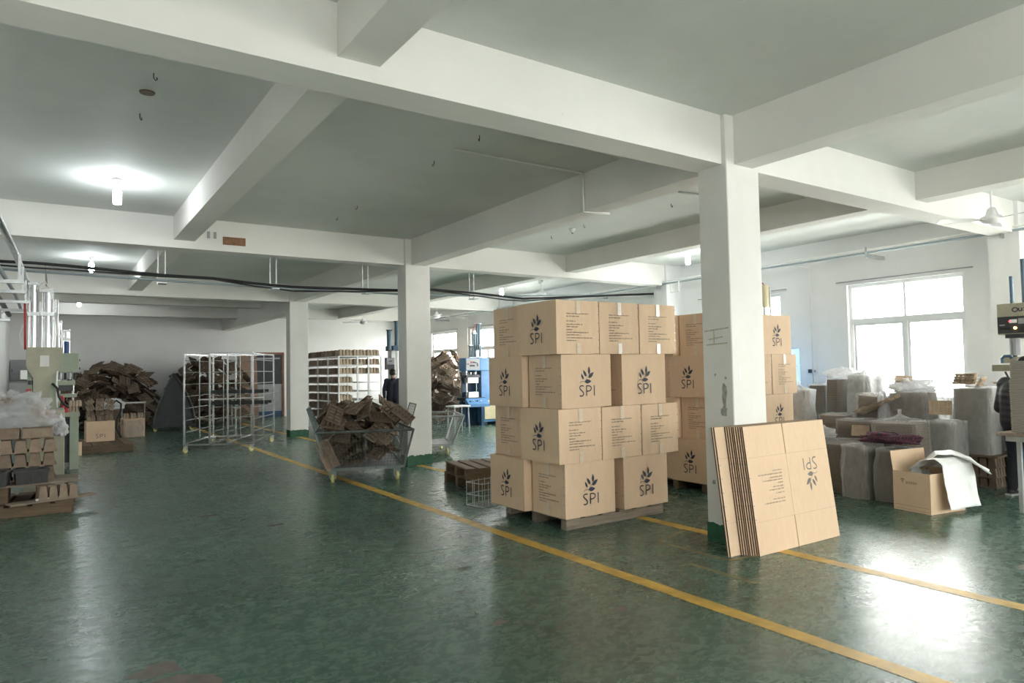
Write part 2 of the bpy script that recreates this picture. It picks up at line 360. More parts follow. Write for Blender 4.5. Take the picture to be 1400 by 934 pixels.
def window(n, put, a, b):
    """white frame with a cross rail; put(p0, p1) maps (u, depth, z) boxes into the wall"""
    zr = 2.40; mid = (a+b)/2; t = 0.06
    fr = MB()
    for (u0, u1, z0, z1, d0, d1) in [(a, a+t, WZ0, WZ1, .07, .17), (b-t, b, WZ0, WZ1, .07, .17), (a+t, b-t, WZ0, WZ0+t, .07, .17), (a+t, b-t, WZ1-t, WZ1, .07, .17),
                                     (a+t, b-t, zr-.045, zr+.045, .07, .17), (mid-.03, mid+.03, WZ0+t, zr-.045, .08, .16), (mid-.02, mid+.02, zr+.045, WZ1-t, .09, .15)]:
        put(fr, u0, u1, z0, z1, d0, d1)
    o = struct(fr.build('window_%d' % n, M_UPVC), 'white framed window %s' % WLAB[n], 'window')
    for (u0, u1, z0, z1) in [(a+t, mid-.03, WZ0+t, zr-.045), (mid+.03, b-t, WZ0+t, zr-.045), (a+t, mid-.02, zr+.045, WZ1-t), (mid+.02, b-t, zr+.045, WZ1-t)]:
        g = MB(); put(g, u0, u1, z0, z1, .118, .123); g.build('pane', M_GLASS, o)
    for s0, s1 in ((a+t, mid-.03), (mid+.03, b-t)):
        g = MB()
        for (u0, u1, z0, z1) in [(s0, s0+.04, WZ0+t, zr-.045), (s1-.04, s1, WZ0+t, zr-.045), (s0+.04, s1-.04, WZ0+t, WZ0+t+.04), (s0+.04, s1-.04, zr-.085, zr-.045)]:
            put(g, u0, u1, z0, z1, .10, .14)
        g.build('sash', M_UPVC, o)
    return o
_ord = ['first', 'second', 'third', 'fourth', 'fifth', 'sixth', 'seventh', 'eighth', 'ninth', 'tenth', 'eleventh']
WLAB = {i+1: '%s from the far end wall' % _ord[9-i] for i in range(10)}
WLAB[4] = 'behind the plastic wrapped stacks'
WLAB[9] = 'behind the heap of loose pulp trays'
WLAB[8] = 'behind the blue press'
for k in range(4): WLAB[11+k] = 'in the back wall, %s from the windowless wall' % _ord[k]
for i, (a, b) in enumerate(WINDOWS):
    window(i+1, lambda q, u0, u1, z0, z1, d0, d1: q.box(XR+d0, u0, z0, XR+d1, u1, z1), a, b)
for i, (a, b) in enumerate(BACKWIN):
    window(11+i, lambda q, u0, u1, z0, z1, d0, d1: q.box(u0, YB-d1, z0, u1, YB-d0, z1), a, b)

# columns with a green painted foot
CN = {0: 'standing behind the open aisle', 1: 'with the flattened cartons leaning on it', 2: 'beside the loaded tray cart', 3: 'nearest the empty rolling rack'}
CW, CD = 0.475, 0.338
for i, y in enumerate(COLY):
    c = struct(MB().box(0, y, 0, CW, y+CD, ZC).build('column', M_COLU, bevel=.008), 'white concrete column with green painted foot, '+CN[i], 'column')
    fb = MB(); n = 14; rim = []
    per = [(-.004, -.004), (CW+.004, -.004), (CW+.004, CD+.004), (-.004, CD+.004)]
    for s in range(4):
        p, q = Vector(per[s]), Vector(per[(s+1) % 4])
        for k in range(n): rim.append(p.lerp(q, k/n))
    random.seed(40+i)
    hs = [0.175+random.uniform(-.008, .008)+(-.02 if random.random() < .08 else 0) for _ in rim]
    vs = [(p.x, y+p.y, 0) for p in rim]+[(p.x, y+p.y, h) for p, h in zip(rim, hs)]; N_ = len(rim)
    fb.add(vs, [(k, (k+1) % N_, N_+(k+1) % N_, N_+k) for k in range(N_)]); fb.build('painted_foot', M_GREEN, c)
M_STAIN = mat('grey_stain', (0.36, 0.35, 0.32), 0.8, var=0.3, scale=25)
M_TAN = mat('tan_glue_stain', (0.48, 0.46, 0.36), 0.8, var=0.2, scale=25)
def wall_mark(parent, x, y, z, w, h, seed, material):
    n = 16; pts = []
    for j in range(n):
        a = 2*PI*j/n; q = 1+.6*noise.noise(Vector((math.cos(a)*1.5+seed*2.3, math.sin(a)*1.5, seed)))
        pts.append((x, y-w*q*math.cos(a), z+h*q*math.sin(a)))
    MB().add(pts, [tuple(range(n))]).build('stain', material, parent)
colA = [q for q in bpy.data.objects if q.name.startswith('column') and 'flattened' in q.get('label', '')][0]
for k, (y, z, w, h) in enumerate(((.10, 1.35, .030, .10), (.11, 1.22, .035, .05), (.13, 1.02, .028, .06), (.09, .86, .045, .10), (.16, .70, .03, .05), (.20, 1.55, .012, .012), (.08, 1.52, .012, .012), (.25, .55, .02, .02))): wall_mark(colA, -.0012, y, z, w, h, k+1, M_STAIN)
for (y0, z0, y1, z1) in ((.03, 1.98, .31, 1.96), (.05, 1.84, .29, 1.83), (.20, 1.96, .20, 1.84), (.10, 1.90, .26, 1.88)):
    MB().beam((-.001, y0, z0), (-.001, y1, z1), .012, .001, (1, 0, 0)).build('stain', M_TAN, colA)
MB().box(.09, -.0015, 1.50, .115, 0, 1.62).build('paper_tag', M_UPVC, colA)
# half columns along the window wall
for i, y in enumerate(COLY+[20.5]):
    struct(MB().box(6.5, y, 0, XR, y+.40, ZC).build('column', M_WALL), 'white half column built into the window wall, %s from the far end wall' % _ord[4-i], 'column')

# beams across the hall (one for each column line)
BL = ['behind the camera side aisle', 'over the flattened cartons', 'over the loaded tray cart, wooden plate on it', 'over the empty rolling rack']
for i, y in enumerate(COLY):
    struct(MB().box(XL, y+.052, ZB, XR, y+.368, ZC).build('beam', M_BEAM), 'white main ceiling beam crossing the hall '+BL[i], 'beam')
ends = [YB]+COLY+[YF]
BY = ['rear bay', 'second bay', 'bay of the carton stacks', 'bay of the tray cart', 'bay at the end wall']
for i in range(5):
    a = ends[i]+(.368 if i else 0); b = ends[i+1]+(.052 if i < 4 else 0)
    zb = ZB if i < 4 else 3.256
    struct(MB().box(.115, a, zb, .381, b, ZC).build('beam', M_BEAM), 'ceiling beam along the column row, '+BY[i], 'beam')
    if i < 4:
        struct(MB().box(-3.664, a, ZS, -3.379, b, ZC).build('beam', M_BEAM), 'slimmer ceiling beam over the open floor, '+BY[i], 'beam')
    struct(MB().box(3.614, a, ZS, 3.90, b if i < 4 else 20.3, ZC).build('beam', M_BEAM), 'slimmer ceiling beam nearer the windows, '+BY[i], 'beam')
struct(MB().box(XL, 17.1, 3.61, .115, 17.4, ZC).build('beam', M_BEAM), 'short cross beam ahead of the end wall beam', 'beam')
struct(MB().box(XL, 20.28, 3.53, .115, 20.6, ZC).build('beam', M_BEAM), 'short cross beam close to the end wall over the tray heaps', 'beam')
struct(MB().box(.381, 20.3, 3.60, XR, 20.6, ZC).build('beam', M_BEAM), 'cross beam close to the end wall over the white shelf rack', 'beam')

# floor markings (parts of the floor)
def line(x0, x1, y0, y1, mt=M_YEL, nm='floor_marking'):
    mb = MB(); n = max(2, int(abs(y1-y0)/.25)); random.seed(int(x0*100)+7)
    L = [(x0+random.uniform(-.006, .006), x1+random.uniform(-.006, .006), y0+(y1-y0)*k/n) for k in range(n+1)]
    mb.add([(a, y, .0022) for a, b, y in L]+[(b, y, .0022) for a, b, y in L], [(k, n+1+k, n+2+k, k+1) for k in range(n)])
    return mb.build(nm, mt, fl)
line(-1.46, -1.33, -6, 19.5)
line(.13, .26, -6, -.02); line(.13, .26, CD+.02, 6.83); line(.13, .26, 6.856+CD+.02, 13.8); line(.13, .26, 13.824+CD+.02, 20)
def wline(p, q, w=.055):
    p, q = Vector((*p, .0015)), Vector((*q, .0015)); d = (q-p).normalized(); n = Vector((-d.y, d.x, 0))*w/2
    MB().add([p-n, p+n, q+n, q-n], [(0, 3, 2, 1)]).build('worn_marking', M_YELW, fl)
wline((-.42, .58), (-.42, -.22)); wline((-.42, -.22), (.1, -.30)); wline((-.42, .58), (.1, .72)); wline((-.75, -.1), (-.75, -.75))
# spots where the coating has flaked off
random.seed(3)
def flake(cx, cy, r, k):
    n = 18; pts = []
    for j in range(n):
        a = 2*PI*j/n; q = r*(1+.75*nz3(math.cos(a)*1.6+k*3.1, math.sin(a)*1.6, k))
        pts.append((cx+q*math.cos(a)*1.5, cy+q*math.sin(a)*.8, .0012))
    MB().add(pts, [tuple(range(n))]).build('flaked_patch', M_FLAKE, fl)
M_FLAKE = mat('bare_concrete', (0.155, 0.135, 0.118), 0.7, var=0.25, scale=14)
for k, (x, y, r) in enumerate([(-4.62, .28, .10), (-4.6, 0.0, .15), (-2.72, -.25, .05), (-1.95, -.55, .05), (-2.3, .95, .045), (-3.1, 3.6, .06), (1.35, -1.8, .14), (-1.7, .9, .05), (-3.6, 4.6, .07)]):
    flake(x, y, r, k)
# ------------------------------------------------------------ printed cartons
BW, BD, BH = 0.665, 0.560, 0.550
def ribbon(mb, pts, w):
    """flat stroke along pts in the XZ plane (y = 0), facing -Y"""
    P = [Vector((x, 0, z)) for x, z in pts]; n = len(P); vs = []
    for i, p in enumerate(P):
        d = (P[min(i+1, n-1)]-P[max(i-1, 0)]).normalized(); q = Vector((-d.z, 0, d.x))*w/2
        vs += [p-q, p+q]
    mb.add(vs, [(2*i, 2*i+2, 2*i+3, 2*i+1) for i in range(n-1)])
def logo_mesh(name, ink, h=0.108, w=0.0125, leaves=True):
    mb = MB(); cs = h
    # S, P, I as tall narrow strokes; baseline z = 0, block centred on x = 0
    S = []
    for k in range(11): a = math.radians(40+k*20); S.append((-.078+.028*math.cos(a), .75*cs+.030*math.sin(a)))
    S = [(-.050, .93*cs)]+[(-.062+.0-.0, .985*cs), (-.078, .985*cs), (-.094, .95*cs), (-.103, .86*cs), (-.101, .74*cs), (-.090, .62*cs), (-.074, .50*cs), (-.058, .37*cs), (-.052, .25*cs), (-.056, .12*cs), (-.068, .03*cs), (-.085, .005*cs), (-.106, .05*cs)]
    ribbon(mb, S, w)
    ribbon(mb, [(-.012, 0), (-.012, cs)], w)
    ribbon(mb, [(-.012, .965*cs), (.016, .965*cs), (.038, .92*cs), (.050, .82*cs), (.052, .72*cs), (.047, .60*cs), (.034, .50*cs), (.014, .455*cs), (-.012, .455*cs)], w)
    ribbon(mb, [(.092, 0), (.092, cs)], w)
    if not leaves: return mb.mesh(name, ink)
    def leaf(cx, cz, ang, ln, wd):
        ca, sa = math.cos(ang), math.sin(ang); n = 8; L = []
        for k in range(n+1): t = k/n; L.append((t*ln, wd*math.sin(PI*t**.8)))
        for k in range(n-1, 0, -1): t = k/n; L.append((t*ln, -wd*math.sin(PI*t**.8)))
        mb.add([(cx+a*ca-b*sa, 0, cz+a*sa+b*ca) for a, b in L], [tuple(range(len(L)))])
    z0 = cs+.014
    leaf(-.036, z0+.026, 0.03, .092, .022)        # bottom leaf
    leaf(-.050, z0+.048, 2.02, .070, .013)        # left
    leaf(-.010, z0+.076, 2.12, .084, .0155)       # upper left
    leaf(.026, z0+.098, 1.55, .086, .0145)        # top
    leaf(.016, z0+.064, .66, .094, .020)          # right
    ribbon(mb, [(-.098, z0+.012), (-.085, z0+.024), (-.065, z0+.029), (-.034, z0+.024)], .005)
    ribbon(mb, [(-.034, z0+.024), (-.012, z0+.048), (.006, z0+.070), (.022, z0+.09)], .0035)
    return mb.mesh(name, ink)
def text_mesh(name, ink, face_w=BD, face_h=BH, seed=5):
    """small lines of print, too small to read: letter-sized strokes grouped into words"""
    rnd = random.Random(seed); mb = MB()
    for fr, ln in zip([.26, .31, .40, .46, .505, .56, .61, .655, .71, .76], [.525, .31, .20, .39, .27, .13, .50, .32, .60, .22]):
        z = face_h*(1-fr); x = face_w*(-.275); xe = x+ln*face_w
        while x < xe:
            for _ in range(rnd.randint(3, 9)):
                if x > xe: break
                t = rnd.random(); h = .009 if t < .65 else .013
                mb.add([(x, 0, z), (x+.0034, 0, z), (x+.0034, 0, z+h), (x, 0, z+h)], [(0, 1, 2, 3)])
                zz = z+(h-.003 if t < .5 else rnd.choice((0, .004)))
                mb.add([(x+.0034, 0, zz), (x+.0070, 0, zz), (x+.0070, 0, zz+.0034), (x+.0034, 0, zz+.0034)], [(0, 1, 2, 3)])
                x += .0085
            x += .008
    return mb.mesh(name, ink)
ME_LOGO = logo_mesh('logo_print', M_INK)
ME_TEXT = text_mesh('text_print', M_INKF)
ME_TAPE_T = MB().box(-.026, -.0008, BH-.135, .026, .0008, BH+.0006).mesh('tape', M_TAPE)
ME_TAPE_B = MB().box(-.026, -.0008, 0, .026, .0008, .112).mesh('tape', M_TAPE)
ME_TAPE_TW = MB().box(-.026, -.0008, BH-.135, .026, .0008, BH+.0006).mesh('tape', M_TAPEW)
ME_TAPE_BW = MB().box(-.026, -.0008, 0, .026, .0008, .112).mesh('tape', M_TAPEW)
_st = MB()
for k in range(6): _st.obox((BD/2-.012, -.001, .06+k*.088), (.014, .002, .006), (0, .6, 0))
ME_STAPLE = _st.mesh('staple_row', M_STAPLE)
def carton_mesh(k):
    """one carton: slightly bowed sides, flap seam across the top and the bottom"""
    rnd = random.Random(k); mb = MB(); n = 6; h = BH
    b = [rnd.uniform(-.002, .007) for _ in range(4)]
    def side(x, y): pass
    def P(i, j):
        per = 4*n; t = i/n; s = int(t) % 4; f = t-int(t); z = h*j/6
        bow = math.sin(PI*f)*math.sin(PI*j/6)
        c = [(-BW/2, -BD/2), (BW/2, -BD/2), (BW/2, BD/2), (-BW/2, BD/2)]
        p, q = Vector(c[s]), Vector(c[(s+1) % 4]); v = p.lerp(q, f); d = (q-p).normalized(); nn = Vector((d.y, -d.x))
        v = v+nn*b[s]*bow
        return (v.x, v.y, z)
    mb.grid(P, 4*n, 7, closed_u=True)
    for zz, sg in ((h, 1), (0, -1)):      # two flaps with a gap between them
        for y0, y1 in ((-BD/2, -.002), (.002, BD/2)):
            f = MB().box(-BW/2, y0, zz-.004 if sg > 0 else zz, BW/2, y1, zz if sg > 0 else zz+.004); mb.add(f.v, f.f)
    return mb.mesh('carton_body', M_CARD)
ME_CARTON = [carton_mesh(k) for k in range(4)]
def carton(loc, rz, label, group, k=0, tapes='tb', shiny=False):
    o = thing('carton', label, 'box', loc, rz, group)
    link('carton_body', ME_CARTON[k % 4], o)
    for s in (0, 1):
        link('logo_print', ME_LOGO, o, (0, (-BD/2-.0085) if s == 0 else (BD/2+.0085), .120), (0, 0, PI*s))
        rr = PI/2 if s == 0 else -PI/2            # text faces look to +X and -X
        xs = (BW/2+.0085) if s == 0 else -(BW/2+.0085)
        link('text_print', ME_TEXT, o, (xs, 0, 0), (0, 0, rr))['kind'] = 'stuff'
        if 't' in tapes: link('tape', ME_TAPE_TW if shiny else ME_TAPE_T, o, (xs, 0, 0), (0, 0, rr))
        if 'b' in tapes: link('tape', ME_TAPE_BW if shiny else ME_TAPE_B, o, (xs, 0, 0), (0, 0, rr))
        link('staple_row', ME_STAPLE, o, (xs, 0, 0), (0, 0, rr))['kind'] = 'stuff'
    return o
def pallet(name, label, loc, rz, L, W, H, wood, nboards=7, group=None, gap=.3):
    o = thing(name, label, 'pallet', loc, rz, group)
    for y in (-W/2+.045, 0, W/2-.045): MB().box(-L/2, y-.045, 0, L/2, y+.045, H-.022).build('stringer', wood, o, bevel=.004)
    bw = L/(nboards+(nboards-1)*gap)
    me = MB().box(-bw/2, -W/2, 0, bw/2, W/2, .022).mesh('board', wood, bevel=.003)
    for k in range(nboards): link('board', me, o, (-L/2+bw/2+k*bw*(1+gap), 0, H-.022))
    return o
# first stack, on its pallet: layers turned crosswise like bricks
PZ = 0.12
pallet('wooden_pallet', 'weathered wooden pallet under the four layer carton stack', (-.13, 1.99, 0), 0, 1.38, 1.10, PZ, M_WOOD, 6)
G1 = 'SPI cartons stacked on the pallet by the yellow line'
LAY = ['bottom layer', 'second layer', 'third layer', 'top layer']
for L in range(4):
    z = PZ+.0015+L*(BH+.0025); w = LAY[L]
    if L % 2 == 0:
        dx = .0 if L == 0 else -.02
        carton((-.525+dx, 1.40+BD/2, z), 0, 'corner SPI carton with logo above the pallet edge, %s of pallet stack' % w, G1, L, 'tb')
        carton((.265-dx*.5, 1.40+BD/2, z), .01, 'SPI carton after the dark gap beside the corner carton, %s of pallet stack' % w, G1, L+1)
        carton((-.95+BD/2, 1.985+BW/2, z), -PI/2, 'SPI carton jutting out towards the tray cart, %s of pallet stack' % w, G1, L+2)
        carton((-.95+BD/2+.58, 1.99+BW/2, z), -PI/2, 'inner SPI carton behind the corner carton, %s of pallet stack' % w, G1, L+3)
        carton((.56, 1.99+BD/2, z), 0, 'SPI carton on the window side, %s of pallet stack' % w, G1, L+3)
    else:
        sh = L == 3
        dx = 0.0 if L == 1 else -.005
        carton((-.935+dx+BD/2, 1.385+BW/2, z), -PI/2, 'corner SPI carton showing print and logo at the edge, %s of pallet stack' % w, G1, L, 'tb')
        carton((-.358+dx+BD/2, 1.39+BW/2, z), -PI/2, 'middle SPI carton with print and tape outward, %s of pallet stack' % w, G1, L+1, 'tb', sh)
        carton((.222+BD/2, 1.395+BW/2, z), -PI/2, 'end SPI carton on the column side, print outward, %s of pallet stack' % w, G1, L+2, 'tb', sh)
        carton((-.875+BW/2, 2.085+BD/2, z), 0, 'SPI carton with side print towards the blue press, %s of pallet stack' % w, G1, L+3, 'tb')
        carton((-.19+BW/2, 2.09+BD/2, z), 0, 'rear SPI carton on the window side, %s of pallet stack' % w, G1, L+1)
# second stack behind the column, on its own pallet
pallet('wooden_pallet', 'dark wooden pallet under the carton stack behind the column', (2.77, 2.48, 0), 0, 1.75, 1.08, PZ, M_WOODD, 8)
G2 = 'SPI cartons stacked behind the concrete column'
for L in range(4):
    z = PZ+.0015+L*(BH+.0025); w = LAY[L]
    if L % 2 == 0:
        carton((1.81+BD/2, 1.80+BW/2, z), -PI/2, 'SPI carton with side logo beside the column, %s of rear stack' % w, G2, L)
        carton((2.58+BD/2, 1.82+BW/2, z), -PI/2, 'SPI carton mostly hidden by the column, %s of rear stack' % w, G2, L+1)
        carton((3.165+BD/2, 1.82+BW/2, z), -PI/2, 'SPI carton past the column with print outward, %s of rear stack' % w, G2, L+2)
        carton((1.85+BW/2, 2.49+BD/2, z), 0, 'far side SPI carton, %s of rear stack' % w, G2, L+3)
    else:
        carton((1.94+BW/2, 1.82+BD/2, z), 0, 'SPI carton with side print beside the column, %s of rear stack' % w, G2, L)
        carton((2.955+BW/2, 1.82+BD/2, z), 0, 'SPI carton past the column with logo outward, %s of rear stack' % w, G2, L+1)
        carton((1.83+BD/2, 2.40+BW/2, z), -PI/2, 'far side SPI carton turned sideways, %s of rear stack' % w, G2, L+2)

# flattened cartons leaning on the column
FW, FH, FT = 1.20, 1.10, 0.0125
def flat_mesh(k):
    mb = MB(); c = BD/FW*1.0; cx = .555; g = .005; s0, s1 = .275, .275
    poly = [(0, 0), (cx-g, 0), (cx-g, s0), (cx+g, s0), (cx+g, 0), (FW, 0), (FW, FH), (cx+g, FH), (cx+g, FH-s1), (cx-g, FH-s1), (cx-g, FH), (0, FH)]
    # three clean strips so that the notches stay open
    mb.box(0, 0, 0, cx-g, FT, s0); mb.box(cx+g, 0, 0, FW, FT, s0)
    mb.box(0, 0, s0, FW, FT, FH-s1)
    mb.box(0, 0, FH-s1, cx-g, FT, FH); mb.box(cx+g, 0, FH-s1, FW, FT, FH)
    return mb.mesh('flat_panel', M_CARD)
ME_FLAT = flat_mesh(0)
ME_LOGOP = logo_mesh('logo_print', mat('grey_print_ink', (0.17, 0.145, 0.135), 0.6)); ME_TEXTP = text_mesh('text_print', M_INKP)
ME_CREASE = MB().box(0, -.0008, 0, FW, 0, .003).mesh('crease', mat('pressed_crease', (0.52, 0.375, 0.25), .8))
ME_CREASEV = MB().box(0, -.0008, 0, .003, 0, FH-.55).mesh('crease', bpy.data.materials['pressed_crease'])
M_EDGE = mat('dark_corrugated_edge', (.12, .08, .05), .9, var=.3, scale=60)
lean = math.atan2(.14, 1.1)
NF = 11
random.seed(21)
for k in range(NF):
    f = k/(NF-1)
    y = -.31+k*.0150; x = -.11-k*.0105+random.uniform(-.004, .004)
    if k >= NF-2: x -= .115
    o = thing('flattened_carton', 'front flattened carton with upside down print leaning on the column' if k == 0 else ('flattened carton slid out behind the rest, next to the column' if k >= NF-2 else 'flattened carton packed behind the printed front one'),
              'cardboard', (x, y, .001), 0, 'flattened cartons leaning on the column', rot=(-lean, 0, -.008))
    link('flat_panel', ME_FLAT, o)
    link('logo_print', ME_LOGOP, o, (.89, -.0012, .76), (0, PI, 0))
    link('text_print', ME_TEXTP, o, (.30, -.0012, .83), (0, PI, 0))['kind'] = 'stuff'
    ed = MB()
    ed.box(-.0015, 0, 0, 0, FT, FH); ed.box(0, 0, FH, FW, FT, FH+.0012)
    ed.build('corrugated_edge', M_EDGE, o)
    link('crease', ME_CREASE, o, (0, 0, .275)); link('crease', ME_CREASE, o, (0, 0, FH-.275)); link('crease', ME_CREASEV, o, (.5535, 0, .275))
    st = MB()
    for j in range(5): st.obox((.012, -.001, .30+j*.118), (.014, .002, .007), (0, .5, 0))
    st.build('staple_row', M_STAPLE, o)['kind'] = 'stuff'
# ------------------------------------------------------------ moulded pulp trays
def tray_mesh(name, material, L=.44, W=.30, H=.055, nx=5, ny=2, t=.012):
    """shallow tray: flat rim, rows of sunk pockets with ribs between them; z = 0 is the underside"""
    mb = MB(); px, py = (L-.05)/nx, (W-.05)/ny
    xs = [-L/2]; ys = [-W/2]
    for i in range(nx): xs += [-L/2+.025+i*px+t, -L/2+.025+(i+1)*px-t]
    for j in range(ny): ys += [-W/2+.025+j*py+t, -W/2+.025+(j+1)*py-t]
    xs.append(L/2); ys.append(W/2); nX, nY = len(xs), len(ys)
    base = [(x, y, H) for y in ys for x in xs]; fs = []
    for j in range(nY-1):
        for i in range(nX-1):
            if i % 2 == 1 and j % 2 == 1: continue
            fs.append((j*nX+i, j*nX+i+1, (j+1)*nX+i+1, (j+1)*nX+i))
    mb.add(base, fs)
    for j in range(1, nY-1, 2):
        for i in range(1, nX-1, 2):
            x0, x1, y0, y1 = xs[i], xs[i+1], ys[j], ys[j+1]; q = .006
            mb.add([(x0, y0, H), (x1, y0, H), (x1, y1, H), (x0, y1, H), (x0+q, y0+q, .008), (x1-q, y0+q, .008), (x1-q, y1-q, .008), (x0+q, y1-q, .008)],
                   [(4, 5, 6, 7)]+[(k, (k+1) % 4, 4+(k+1) % 4, 4+k) for k in range(4)])
    lip = .014                                    # turned down rim, and the pockets standing out underneath
    mb.add([(-L/2, -W/2, H), (L/2, -W/2, H), (L/2, W/2, H), (-L/2, W/2, H), (-L/2, -W/2, H-lip), (L/2, -W/2, H-lip), (L/2, W/2, H-lip), (-L/2, W/2, H-lip)],
           [(7, 6, 5, 4)]+[(k, 4+k, 4+(k+1) % 4, (k+1) % 4) for k in range(4)])
    for j in range(1, nY-1, 2):
        for i in range(1, nX-1, 2):
            x0, x1, y0, y1 = xs[i]-.004, xs[i+1]+.004, ys[j]-.004, ys[j+1]+.004; q = .007
            mb.add([(x0, y0, H-lip), (x1, y0, H-lip), (x1, y1, H-lip), (x0, y1, H-lip), (x0+q, y0+q, 0), (x1-q, y0+q, 0), (x1-q, y1-q, 0), (x0+q, y1-q, 0)],
                   [(7, 6, 5, 4)]+[(k, 4+k, 4+(k+1) % 4, (k+1) % 4) for k in range(4)])
    return mb.mesh(name, material)
def insert_mesh(name, material, L=.42, W=.28, H=.17, nx=4, ny=2, base=.012):
    """pulp insert: a plate with rows of hollow tapered towers, tower side up"""
    mb = MB().box(-L/2, -W/2, 0, L/2, W/2, base); px, py = L/nx, W/ny
    for i in range(nx):
        for j in range(ny):
            cx, cy = -L/2+px*(i+.5), -W/2+py*(j+.5); a, b = px*.44, py*.45; q = .74
            hh = H*(1 if (i+j) % 2 == 0 else .93)
            mb.add([(cx+s*a*f, cy+u*b*f, z) for z, f in ((base, 1), (hh-.012, q), (hh, q-.08)) for s, u in ((-1, -1), (1, -1), (1, 1), (-1, 1))],
                   [(k, (k+1) % 4, 4+(k+1) % 4, 4+k) for k in range(4)]+[(4+k, 4+(k+1) % 4, 8+(k+1) % 4, 8+k) for k in range(4)]+[(8, 9, 10, 11)])
    return mb.mesh(name, material)
TL_, TW_, TH_ = .44, .30, .055
ME_TRAY = tray_mesh('pulp_tray', M_PULPD); ME_TRAY_M = tray_mesh('pulp_tray', M_PULP); ME_TRAY_L = tray_mesh('pulp_tray', M_PULPL)
ME_INS = insert_mesh('pulp_insert', M_PULP); ME_INS_L = insert_mesh('pulp_insert', M_PULPL)

class Heap:
    """drops trays one by one on a height field; each comes to rest on what is below it"""
    def __init__(s, x0, x1, y0, y1, base, cell=.03, seed=1):
        s.x0, s.y0, s.c = x0, y0, cell; s.nx, s.ny = int((x1-x0)/cell)+1, int((y1-y0)/cell)+1
        s.x1, s.y1 = x1, y1; s.H = np.full((s.nx, s.ny), float(base)); s.rnd = random.Random(seed); s.out = []; s.pct = 100; s.slack = .14
    def drop(s, target, inside, tries=14, tilt=.28, maxtilt=.75, L=TL_, W=TW_, T=TH_):
        best = None
        for _ in range(tries):
            x, y = s.rnd.uniform(s.x0+.1, s.x1-.1), s.rnd.uniform(s.y0+.1, s.y1-.1)
            i, j = int((x-s.x0)/s.c), int((y-s.y0)/s.c); need = target(x, y)-s.H[i, j]
            if best is None or need > best[0]: best = (need, x, y)
        need, x, y = best
        if need < 0: return False
        yaw = s.rnd.uniform(0, 2*PI); ca, sa = math.cos(yaw), math.sin(yaw)
        U, V = np.meshgrid(np.linspace(-L/2, L/2, 17), np.linspace(-W/2, W/2, 12)); U, V = U.ravel(), V.ravel()
        def heights(R, cx, cy):
            gx = np.clip(((cx+U*R[0][0]+V*R[0][1]-s.x0)/s.c).astype(int), 0, s.nx-1); gy = np.clip(((cy+U*R[1][0]+V*R[1][1]-s.y0)/s.c).astype(int), 0, s.ny-1)
            return gx, gy
        gx, gy = heights(((ca, -sa), (sa, ca)), x, y); h = s.H[gx, gy]
        A = np.c_[U, V, np.ones_like(U)]; sol = np.linalg.lstsq(A, h, rcond=None)[0]
        a, b = sol[0]+s.rnd.uniform(-tilt, tilt), sol[1]+s.rnd.uniform(-tilt, tilt)
        a, b = max(-maxtilt, min(maxtilt, a)), max(-maxtilt, min(maxtilt, b))
        e1 = Vector((ca, sa, a)).normalized(); e2 = Vector((-sa, ca, b)); e3 = e1.cross(e2).normalized(); e2 = e3.cross(e1)
        R = Matrix((e1, e2, e3)).transposed()
        gx, gy = heights(((e1.x, e2.x), (e1.y, e2.y)), x, y); h = s.H[gx, gy]
        pz = U*e1.z+V*e2.z; z = float(np.percentile(h-pz, s.pct))+.002
        if z+T > target(x, y)+s.slack: return None
        for su in (-1, 1):
            for sv in (-1, 1):
                c = Vector((x, y, z))+e1*(su*L/2)+e2*(sv*W/2)
                if not inside(c.x, c.y, c.z): return None
        np.maximum.at(s.H, (gx, gy), pz+z+T/max(.5, e3.z))
        flip = s.rnd.random() < .45
        if flip: R = R @ Matrix.Rotation(PI, 3, 'X'); pos = Vector((x, y, z))+e3*T
        else: pos = Vector((x, y, z))
        s.out.append((pos, R)); return True
    def fill(s, target, inside, n, fails=400, **kw):
        f = 0
        while len(s.out) < n and f < fails:
            r = s.drop(target, inside, **kw)
            if r is not True: f += 1
        return s.out
def place_trays(out, world, me, label, group, name='pulp_tray', cat='tray', sc=1.0):
    for pos, R in out:
        o = bpy.data.objects.new(name, me); COL.objects.link(o)
        o.matrix_world = world @ (Matrix.Translation(pos) @ R.to_4x4() @ Matrix.Scale(sc, 4)); tag(o, label, cat, group)
def join_trays(out, world, me, name, label, group=None):
    co = np.empty(len(me.vertices)*3); me.vertices.foreach_get('co', co); co = co.reshape(-1, 3); polys = [tuple(p.vertices) for p in me.polygons]
    mb = MB(); n = len(co)
    for pos, R in out:
        M4 = np.array(world @ (Matrix.Translation(pos) @ R.to_4x4())); v = co@M4[:3, :3].T+M4[:3, 3]
        k = len(mb.v); mb.v += [tuple(q) for q in v]; mb.f += [tuple(i+k for i in p) for p in polys]
    o = mb.build(name, me.materials[0]); o['kind'] = 'stuff'; return tag(o, label, 'trays')

